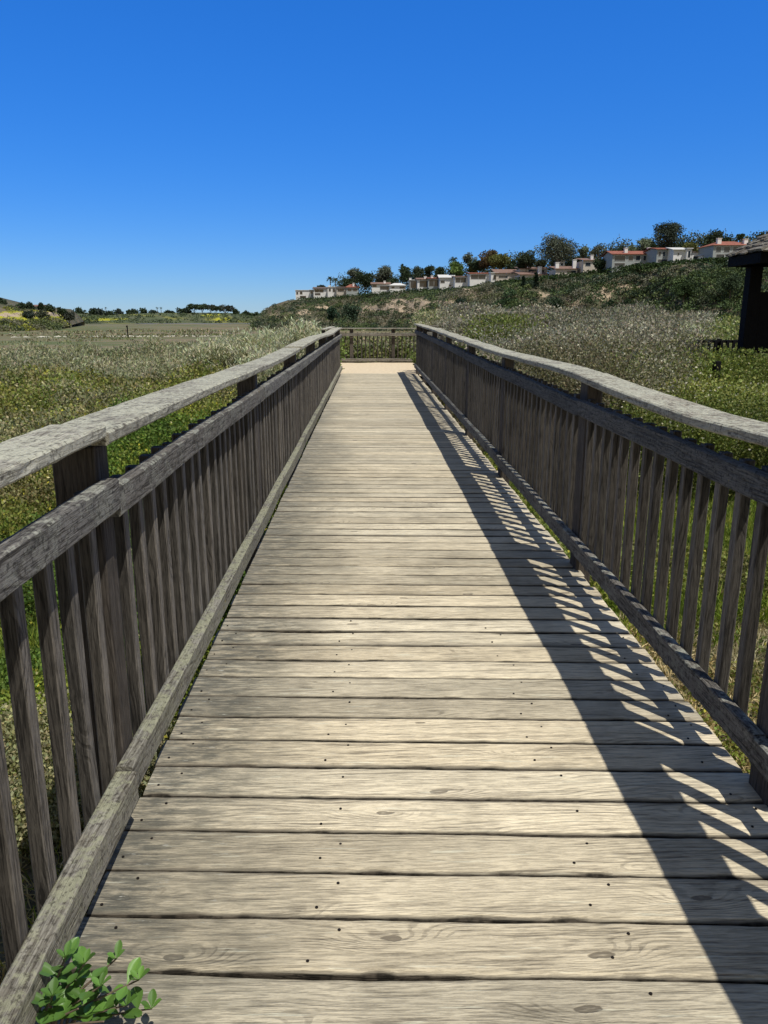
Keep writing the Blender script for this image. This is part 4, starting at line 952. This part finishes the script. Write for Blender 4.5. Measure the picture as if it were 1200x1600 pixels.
tree('eucalyptus_tree', 'tall dark eucalyptus with a knobbly crown behind the white two storey house', 1019, 1062, 341, 398, D(1040, 14), (.04, .052, .038), 'airy', .12, 42, 95, TG)
tree('olive_tree', 'small olive coloured tree right of the white two storey house', 1066, 1092, 377, 400, D(1079, 14), OL, 'dense', .05, 12, 80, TG)
tree('conifer_tree', 'dark leaning conifer left of the grey two storey house', 1096, 1125, 360, 400, D(1110, 8), DG, 'dense', .05, 22, 90, TG)
tree('broadleaf_tree', 'little round tree peeping over the grey house roof', 1152, 1163, 364, 382, D(1157, 20), DG, 'dense', .4, 6, 60, TG)
tree('pepper_tree', 'pale little tree beside the round one over the grey house roof', 1160, 1171, 368, 382, D(1165, 22), PG, 'airy', .2, 6, 50, TG)
fill = [(496, 508, 443, 456, DG), (588, 600, 430, 446, OL), (603, 622, 434, 446, DG), (700, 722, 418, 434, (.05, .07, .03)), (726, 748, 410, 428, OL), (792, 812, 408, 424, DG), (838, 856, 402, 420, (.05, .06, .035)), (858, 880, 400, 418, DG), (884, 914, 402, 416, (.045, .06, .035)), (948, 962, 392, 410, (.04, .055, .035)), (978, 1000, 382, 396, PG), (1012, 1030, 378, 392, DG), (1056, 1072, 378, 390, DG), (1088, 1104, 386, 400, (.045, .06, .03)), (1120, 1140, 368, 380, DG), (1176, 1196, 366, 384, DG), (1190, 1225, 360, 396, EU)]
wh = ['above the third white house', 'at the left foot of the ragged eucalyptus', 'right of the ragged eucalyptus trunk', 'under the shaggy palm', 'at the foot of the thin eucalyptus', 'between the big olive tree and the round dark tree', 'at the left foot of the very large eucalyptus', 'under the very large eucalyptus', 'under the small pale blue green tree', 'left of the long red roof', 'left of the soft pale grey green tree', 'at the left foot of the tall dark eucalyptus', 'at the right foot of the tall dark eucalyptus', 'at the left foot of the leaning conifer', 'behind the left end of the grey house', 'behind the right end of the grey house', 'right of the grey house above the kiosk roof']
for (a, b, t_, u, c), q in zip(fill, wh): tree('broadleaf_tree', 'low bushy tree ' + q, a, b, t_, u+3, D((a+b)/2, 24), c, 'dense', .02, 10, 70, TG)
bag = LeafBag(); px = 528.
while px < 1215:
    h = 6.8 + 4.5*max(0, n2(px*.05, 0, 1., 2.)+.35) + random.uniform(-.5, .8)
    if not (545 < px < 552): 
        q = P(px, CYp(px)-3, D(px, 34)); m = 150; s_ = 1.6+.25*h; d = rdir(m); pos = np.array(q)+np.array([0, 0, h*.35])+d*np.array([s_*1.2, s_, h*.75])*rng.uniform(.5, 1, (m, 1))
        bag.add(leaves(pos, rdir(m), .75, .5), np.array(random.choice([DG, EU, (.05, .066, .036), (.07, .082, .04)]))[None]*(1+.3*rng.uniform(-1, 1, (m, 1)))*random.uniform(.75, 1.25))
    px += random.uniform(1.6, 3.6)
tag(bag.build('distant_trees', M['leaf_far']), 'uneven band of garden trees and shrubs behind the bluff top houses', 'trees', kind='stuff')
# trees growing on the slope
SG = 'dark trees on the bluff slope'
tree('pine_tree', 'dark pine standing on the slope below the round tree, left of a pair', 810, 823, 432, 466, D(817)*.93, (.02, .034, .022), 'cone', .15, 12, 50, SG, sink=3)
tree('pine_tree', 'taller dark pine standing on the slope, right of a pair', 829, 843, 426, 468, D(836)*.93, (.02, .032, .022), 'cone', .15, 12, 50, SG, sink=3)
tree('broadleaf_tree', 'very dark tree low on the slope under the sandy gully', 704, 736, 462, 500, D(720)*.85, (.022, .036, .026), 'dense', .1, 16, 90, SG, sink=3)
tree('broadleaf_tree', 'dark round tree at the foot of the slope behind the scrub', 940, 962, 468, 496, D(950)*.82, (.025, .042, .022), 'dense', .1, 14, 90, SG, sink=3)
tree('broadleaf_tree', 'second dark tree at the foot of the slope, right of the round one', 965, 990, 466, 494, D(977)*.82, (.035, .055, .028), 'dense', .1, 14, 90, SG, sink=3)
tree('broadleaf_tree', 'bluish green tree at mid slope under the hedge left of centre', 508, 530, 478, 502, D(520)*.84, (.03, .055, .035), 'dense', .1, 12, 80, SG, sink=3)
tree('broadleaf_tree', 'larger bluish green tree right of the one under the hedge', 536, 566, 474, 504, D(550)*.84, (.045, .07, .045), 'dense', .1, 14, 80, SG, sink=3)
for k, (a, b, t_, u) in enumerate(((770, 806, 452, 490), (850, 880, 462, 492), (1050, 1085, 440, 470), (1085, 1130, 455, 490), (1120, 1160, 425, 462))):
    tree('broadleaf_tree', ['broad green tree on the slope below the big olive tree', 'green tree on the slope right of the two dark pines', 'green tree on the slope below the white two storey house', 'broad grey green tree low on the slope left of the kiosk', 'green tree high on the slope just left of the kiosk post'][k], a, b, t_, u, D((a+b)/2)*.87, [(.05, .085, .04), (.04, .06, .035), (.045, .07, .03), (.08, .095, .06), (.045, .065, .035)][k], 'dense', .05, 18, 90, SG, sink=3)
# far left tree line
ordn = ['first', 'second', 'third', 'fourth', 'fifth', 'sixth', 'seventh', 'eighth', 'ninth', 'tenth', 'eleventh', 'twelfth', 'thirteenth', 'fourteenth', 'fifteenth', 'sixteenth', 'seventeenth', 'eighteenth', 'nineteenth', 'twentieth', 'twenty-first', 'twenty-second']
FT = [(116, 137, 480, 494, DG), (140, 152, 482, 494, DG), (150, 164, 481, 493, (.04, .055, .045)), (164, 178, 486, 494, DG), (180, 192, 483, 493, (.05, .065, .055)), (198, 214, 482.5, 492, DG), (219, 229, 483, 491, DG), (232, 246, 485, 491, (.05, .07, .05)), (258, 270, 485, 491, DG),
      (276, 291, 480.5, 491, DG), (289, 300, 480.5, 490, (.035, .05, .04)), (296, 312, 477, 489, DG), (308, 324, 477.5, 489, DG), (322, 335, 478, 490, (.05, .06, .045)), (333, 342, 480, 490, DG), (341, 363, 480, 491, (.055, .06, .045)), (365, 374, 484, 491, DG), (376, 390, 488, 493, DG), (392, 404, 488, 495, DG)]
for i, (a, b, t_, u, c) in enumerate(FT):
    a -= 2.5; b += 2.5
    tree('broadleaf_tree', 'small dark tree on the far low bluff, %s from the left of its line' % ordn[i], a, b, t_, u+1.5, (640 if i < 4 else 690 if i < 15 else 760), c, 'umbrella' if 11 <= i <= 15 else 'dense', .35 if 11 <= i <= 15 else .05, 8, 45, 'trees on the far bluff', sink=4)
for i, (px, t_) in enumerate(((246, 479.5), (252, 479.8), (227, 480.5), (166, 480))):
    palm(['left palm of the pair above the far bluff', 'right palm of the pair above the far bluff', 'single palm left of the pair above the far bluff', 'palm near the left end of the far bluff'][i], px, t_, 492, 690, 5, DG, 'trees on the far bluff', 12)
LB = [(-6, 9, 461, 482, DG, 340), (26, 38, 473, 486, DG, 352), (40, 54, 473, 488, (.035, .05, .03), 356), (36, 58, 486, 500, (.045, .06, .05), 330), (60, 70, 474, 486, DG, 360), (68, 90, 475, 488, DG, 366), (90, 104, 481, 492, DG, 380), (56, 76, 484, 500, (.07, .08, .055), 340), (98, 118, 488, 500, (.06, .07, .055), 380)]
for i, (a, b, t_, u, c, dd) in enumerate(LB):
    tree('broadleaf_tree', ['dark tree at the very left edge of the photo', 'small dark tree right behind the yellow flowers', 'taller dark tree beside the pale house on the left bluff', 'blue grey tree below the pale house on the left bluff', 'flat topped tree on the left bluff', 'wide flat topped tree on the left bluff', 'rightmost dark tree on top of the left bluff', 'grey green tree mid slope on the left bluff', 'low grey tree at the foot of the left bluff end'][i], a, b, t_, u, dd, c, 'dense', .05, 10, 60, 'trees on the left bluff', sink=4)

# ---------------------------------------------------------------- houses
def house(label, px0, px1, ytop, ybot, Y, wall='stucco', roof='flat', rmat='roof_white', wins=(), chim=(), depth=11., roofh=None, rz=0., name='house'):
    zc = (P((px0+px1)/2, ytop, Y)-Vector((0, 0, EYE))).dot(_f); s = zc/F; a = P(px0, ybot, Y); W = (px1-px0)*s; zt = P(px0, ytop, Y).z; zb = a.z
    o = empty(name, ((2*a.x+W)/2, Y+depth/2, zb-2.), label, 'house', 'houses along the bluff top'); x0, x1 = a.x, a.x+W; H = zt-zb
    if roof == 'flat': wt = zt-.25
    else: rh = (roofh or H*.32)*(.62 if roof != 'hip' else .8); wt = zt-rh
    mb = MB(); mb.box(x0, x1, Y, Y+depth, zb-3., wt); wl = mb.build('wall', M[wall], o)
    mb = MB()
    if roof == 'flat': mb.box(x0-.25, x1+.25, Y-.35, Y+depth+.3, wt+.01, zt, .03)
    elif roof == 'gable':
        e = .6; r0, r1 = wt-.12, zt; cy_ = Y+depth/2
        mb.add([(x0-e, Y-e, r0), (x1+e, Y-e, r0), (x1+e, cy_, r1), (x0-e, cy_, r1), (x1+e, Y+depth+e, r0), (x0-e, Y+depth+e, r0), (x0-e, Y-e, r0+.22), (x1+e, Y-e, r0+.22), (x1+e, cy_, r1+.22), (x0-e, cy_, r1+.22), (x1+e, Y+depth+e, r0+.22), (x0-e, Y+depth+e, r0+.22)],
               [(3, 2, 1, 0), (5, 4, 2, 3), (6, 7, 8, 9), (9, 8, 10, 11), (0, 1, 7, 6), (4, 5, 11, 10), (1, 2, 8, 7), (2, 4, 10, 8), (3, 0, 6, 9), (5, 3, 9, 11)])
        ge = MB(); ge.add([(x0+.05, Y+.05, wt-.05), (x0+.05, Y+depth-.05, wt-.05), (x0+.05, cy_, r1-.1), (x1-.05, Y+.05, wt-.05), (x1-.05, Y+depth-.05, wt-.05), (x1-.05, cy_, r1-.1)], [(0, 1, 2), (5, 4, 3)]); ge.build('gable_end', M[wall], o)
    elif roof == 'hip':
        e = .6; r0 = wt-.05; cy_ = Y+depth/2; k = min(W*.3, depth*.5)
        mb.add([(x0-e, Y-e, r0), (x1+e, Y-e, r0), (x1+e, Y+depth+e, r0), (x0-e, Y+depth+e, r0), (x0+k, cy_, zt), (x1-k, cy_, zt)], [(0, 1, 5, 4), (1, 2, 5), (2, 3, 4, 5), (3, 0, 4), (3, 2, 1, 0)])
    elif roof == 'shed':    # slopes down to the viewer
        e = .5; mb.add([(x0-e, Y-e, wt), (x1+e, Y-e, wt), (x1+e, Y+depth, zt), (x0-e, Y+depth, zt), (x0-e, Y-e, wt+.22), (x1+e, Y-e, wt+.22), (x1+e, Y+depth, zt+.22), (x0-e, Y+depth, zt+.22)], [(3, 2, 1, 0), (4, 5, 6, 7), (0, 1, 5, 4), (1, 2, 6, 5), (2, 3, 7, 6), (3, 0, 4, 7)])
    ro = mb.build('roof', M[rmat], o)
    for (u0, u1, v0, v1) in wins:
        wx0, wx1 = x0+u0*W, x0+u1*W; wz0, wz1 = zb+v0*(wt-zb), zb+v1*(wt-zb)
        mb = MB(); t_ = .09
        mb.box(wx0, wx1, Y-.06, Y-.003, wz1-t_, wz1); mb.box(wx0, wx1, Y-.06, Y-.003, wz0, wz0+t_)
        nm_ = max(1, int((wx1-wx0)/2.2))
        for k in range(nm_+1):
            xx = wx0 + (wx1-wx0-t_)*k/nm_; mb.box(xx, xx+t_, Y-.058, Y-.004, wz0+t_+.002, wz1-t_-.002)
        wo = mb.build('window', M['frame'], o)
        mb = MB(); mb.box(wx0+t_*.5, wx1-t_*.5, Y-.035, Y-.006, wz0+t_*.5, wz1-t_*.5); po = mb.build('pane', M['glass'], o); po.parent = wo; po.location = -Vector(o.location)-Vector(wo.location)
    for (u, hh, wd_) in chim:
        cx_ = x0+u*W; mb = MB(); mb.box(cx_-wd_/2, cx_+wd_/2, Y+1.2, Y+2.3, wt-.6, zt+hh, .04); mb.box(cx_-wd_/2-.1, cx_+wd_/2+.1, Y+1.1, Y+2.4, zt+hh+.003, zt+hh+.18, .03); c_ = mb.build('chimney', M['stucco'], o)
        c_.parent = ro; c_.location = -Vector(o.location)-Vector(ro.location)
    return o
def HD(px): return DY(px)+3
house('white boxy two storey house, leftmost on the bluff', 462, 484, 453, 467, HD(470), wins=((.05, .2, .5, .85), (.3, .5, .52, .9), (.3, .75, .05, .38)))
house('grey fronted flat roofed house beside the leftmost white one', 484, 489.5, 452.5, 465, HD(487)-1, 'stucco_grey', wins=((.15, .85, .5, .9),))
house('white house with a dark brown roof edge, third from the left', 490, 512, 448.5, 462, HD(500), roof='gable', rmat='roof_brown', wins=((.08, .72, .45, .9), (.08, .5, .05, .38)), roofh=1.2)
house('white house with narrow window bays and a low brown roof near the red hip roof', 512, 526, 448, 460, HD(518), wins=((.12, .38, .4, .85), (.55, .85, .3, .85)), chim=((.2, .5, 1.),))
house('tan house with wide windows between white walls', 526, 541, 447.5, 459, HD(533), 'stucco_tan', 'shed', 'roof_brown', wins=((.08, .8, .3, .85),), roofh=1.)
house('small house with a bright red hip roof', 541, 560, 443.5, 458, HD(550), 'stucco_grey', 'hip', 'tile_red', wins=((.1, .45, .3, .8), (.55, .9, .3, .8)), chim=((.6, .3, .9),), roofh=2.)
house('low white house below the ragged eucalyptus', 581, 609, 441, 454, HD(595), roof='gable', rmat='tile_pink', wins=((.02, .28, .5, .95), (.45, .95, .1, .7)), chim=((.72, .5, 1.),), roofh=1.3)
house('white house with a curved looking pale roof right of the ragged eucalyptus', 609, 634, 441.5, 453, HD(620), roof='hip', rmat='roof_white', wins=((.1, .3, .3, .75), (.6, .95, .25, .75)), roofh=1.5)
house('dark glass fronted house in the middle of the row', 640, 652, 437, 452, HD(645), 'stucco_grey', wins=((.08, .92, .12, .92),), chim=((.1, .6, 1.),))
house('house with big blue glass front and white chimney', 652, 669, 434, 450, HD(660), 'stucco', 'gable', 'tile_pink', wins=((.2, .95, .1, .85),), chim=((.75, .5, 1.2),), roofh=1.)
house('house with a red fascia over dark glass', 669, 687, 432.5, 449, HD(678), 'stucco_grey', 'shed', 'tile_red', wins=((.06, .95, .1, .9),), chim=((.35, .4, 1.),), roofh=1.2)
house('bright white angular house right of the red fascia', 687, 710, 429, 449, HD(698), 'stucco', 'gable', 'roof_white', wins=((.04, .35, .42, .72), (.62, .8, .1, .3)), roofh=2.)
house('low house with a wide dark window wall and faded red roof', 710.5, 733.5, 430, 444, HD(722), 'stucco', 'shed', 'tile_pink', wins=((.03, .76, .2, .9),), roofh=1.1)
house('low house with a red roof, long glass wall and white end', 734, 766, 424.5, 440, HD(750), 'stucco', 'shed', 'tile_red', wins=((.04, .78, .3, .9),), roofh=1.3)
house('small white arched garden pavilion at the end of the glass walled house', 767, 778, 425.5, 438, HD(772), 'stucco', 'flat', 'roof_white', wins=((.35, .75, .1, .75),), name='pavilion')
house('long house under a pinkish faded tile roof below the big olive tree', 775, 812, 419, 438, HD(793)+6, 'stucco_tan', 'shed', 'tile_pink', wins=((.1, .5, .3, .7),), roofh=3.2)
house('upper faded tile roof house behind the round dark tree', 812, 855, 415.5, 432, HD(833)+12, 'stucco_tan', 'shed', 'tile_pink', wins=((.3, .9, .5, .95),), roofh=1.8)
house('lower faded tile roof house with a white chimney block', 812, 857, 423, 438, HD(833)+1, 'stucco_tan', 'shed', 'tile_pink', chim=((.72, 1.4, 1.4),), roofh=2.4)
house('tile roofed house with two tall white chimneys beneath the very large eucalyptus', 868, 902, 414, 430, HD(885), 'stucco_tan', 'shed', 'tile_pink', wins=((.5, .95, .3, .8),), chim=((.1, .8, 1.3), (.9, 1.8, 1.3)), roofh=2.4)
house('small white house block behind the two tall chimneys', 874, 882, 407, 418, HD(878)+14, 'stucco', 'flat', 'roof_white', wins=((.2, .7, .3, .7),))
house('house with a long red tiled roof partly hidden by the dark bush like tree', 911, 940, 401, 422, HD(925)+6, 'stucco_tan', 'shed', 'tile_pink', wins=((.1, .4, .4, .8),), chim=((.5, .5, 1.),), roofh=2.2)
house('long low house with a bright red tiled roof', 956, 1025, 391, 417, HD(990), 'stucco_grey', 'gable', 'tile_red', wins=((.04, .30, .45, .9), (.36, .48, .48, .9), (.52, .64, .48, .9), (.70, .82, .48, .9), (.86, .97, .48, .9), (.05, .3, .05, .32), (.5, .62, .0, .35)), chim=((.33, .7, 1.1), (.86, .8, 1.1)), roofh=2.0)
house('two storey white house whose front, greyed for shade, has a row of upper windows', 1025, 1051, 386, 412, HD(1038)-1, 'stucco_grey', 'gable', 'tile_red', wins=((.08, .26, .5, .85), (.34, .52, .5, .85), (.62, .9, .5, .85), (.08, .9, .08, .32)), roofh=1.0)  # grey stucco here paints the shaded side of a white house
house('bright white gable wall of the tall white house', 1051, 1072, 385.5, 411, HD(1061)-2, 'stucco', 'gable', 'roof_white', wins=((.3, .45, .55, .78), (.5, .85, .05, .22)), roofh=1.4)
house('narrow white wing right of the bright white gable', 1072, 1080, 387.5, 409, HD(1076)-1, 'stucco', 'flat', 'roof_white', wins=((.2, .75, .3, .85),))
house('low flat garage between the white house and the conifer', 1080.5, 1095, 393, 409, HD(1088)+1, 'stucco', 'flat', 'roof_brown', wins=((.15, .8, .2, .6),), name='garage')
house('little white house with an arched front left of the grey two storey house', 1097, 1112, 394, 409, HD(1104), 'stucco', 'hip', 'roof_white', wins=((.2, .45, .3, .75), (.55, .85, .3, .75)), roofh=1.2)
house('large grey two storey house with a thin red roof above the kiosk', 1113, 1176, 374.5, 406, HD(1145), 'stucco_grey', 'hip', 'tile_red', wins=((.06, .2, .5, .9), (.26, .42, .5, .92), (.48, .62, .5, .92), (.78, .92, .55, .9), (.08, .3, .08, .4), (.4, .7, .08, .4)), chim=((.18, .4, 1.2), (.85, .2, 1.2)), roofh=1.9)
house('pale house with a low roof on the left bluff', 15, 26, 478, 487, 348, 'stucco', 'gable', 'roof_brown', wins=((.2, .8, .3, .7),), roofh=1.1)
house('long pale house among trees on the left bluff', 48, 62, 476.5, 484, 372, 'stucco_tan', 'gable', 'tile_pink', wins=((.2, .8, .3, .7),), roofh=1.)
print('objects', len(bpy.data.objects), 'faces', sum(len(o.data.polygons) for o in bpy.data.objects if o.type == 'MESH'))
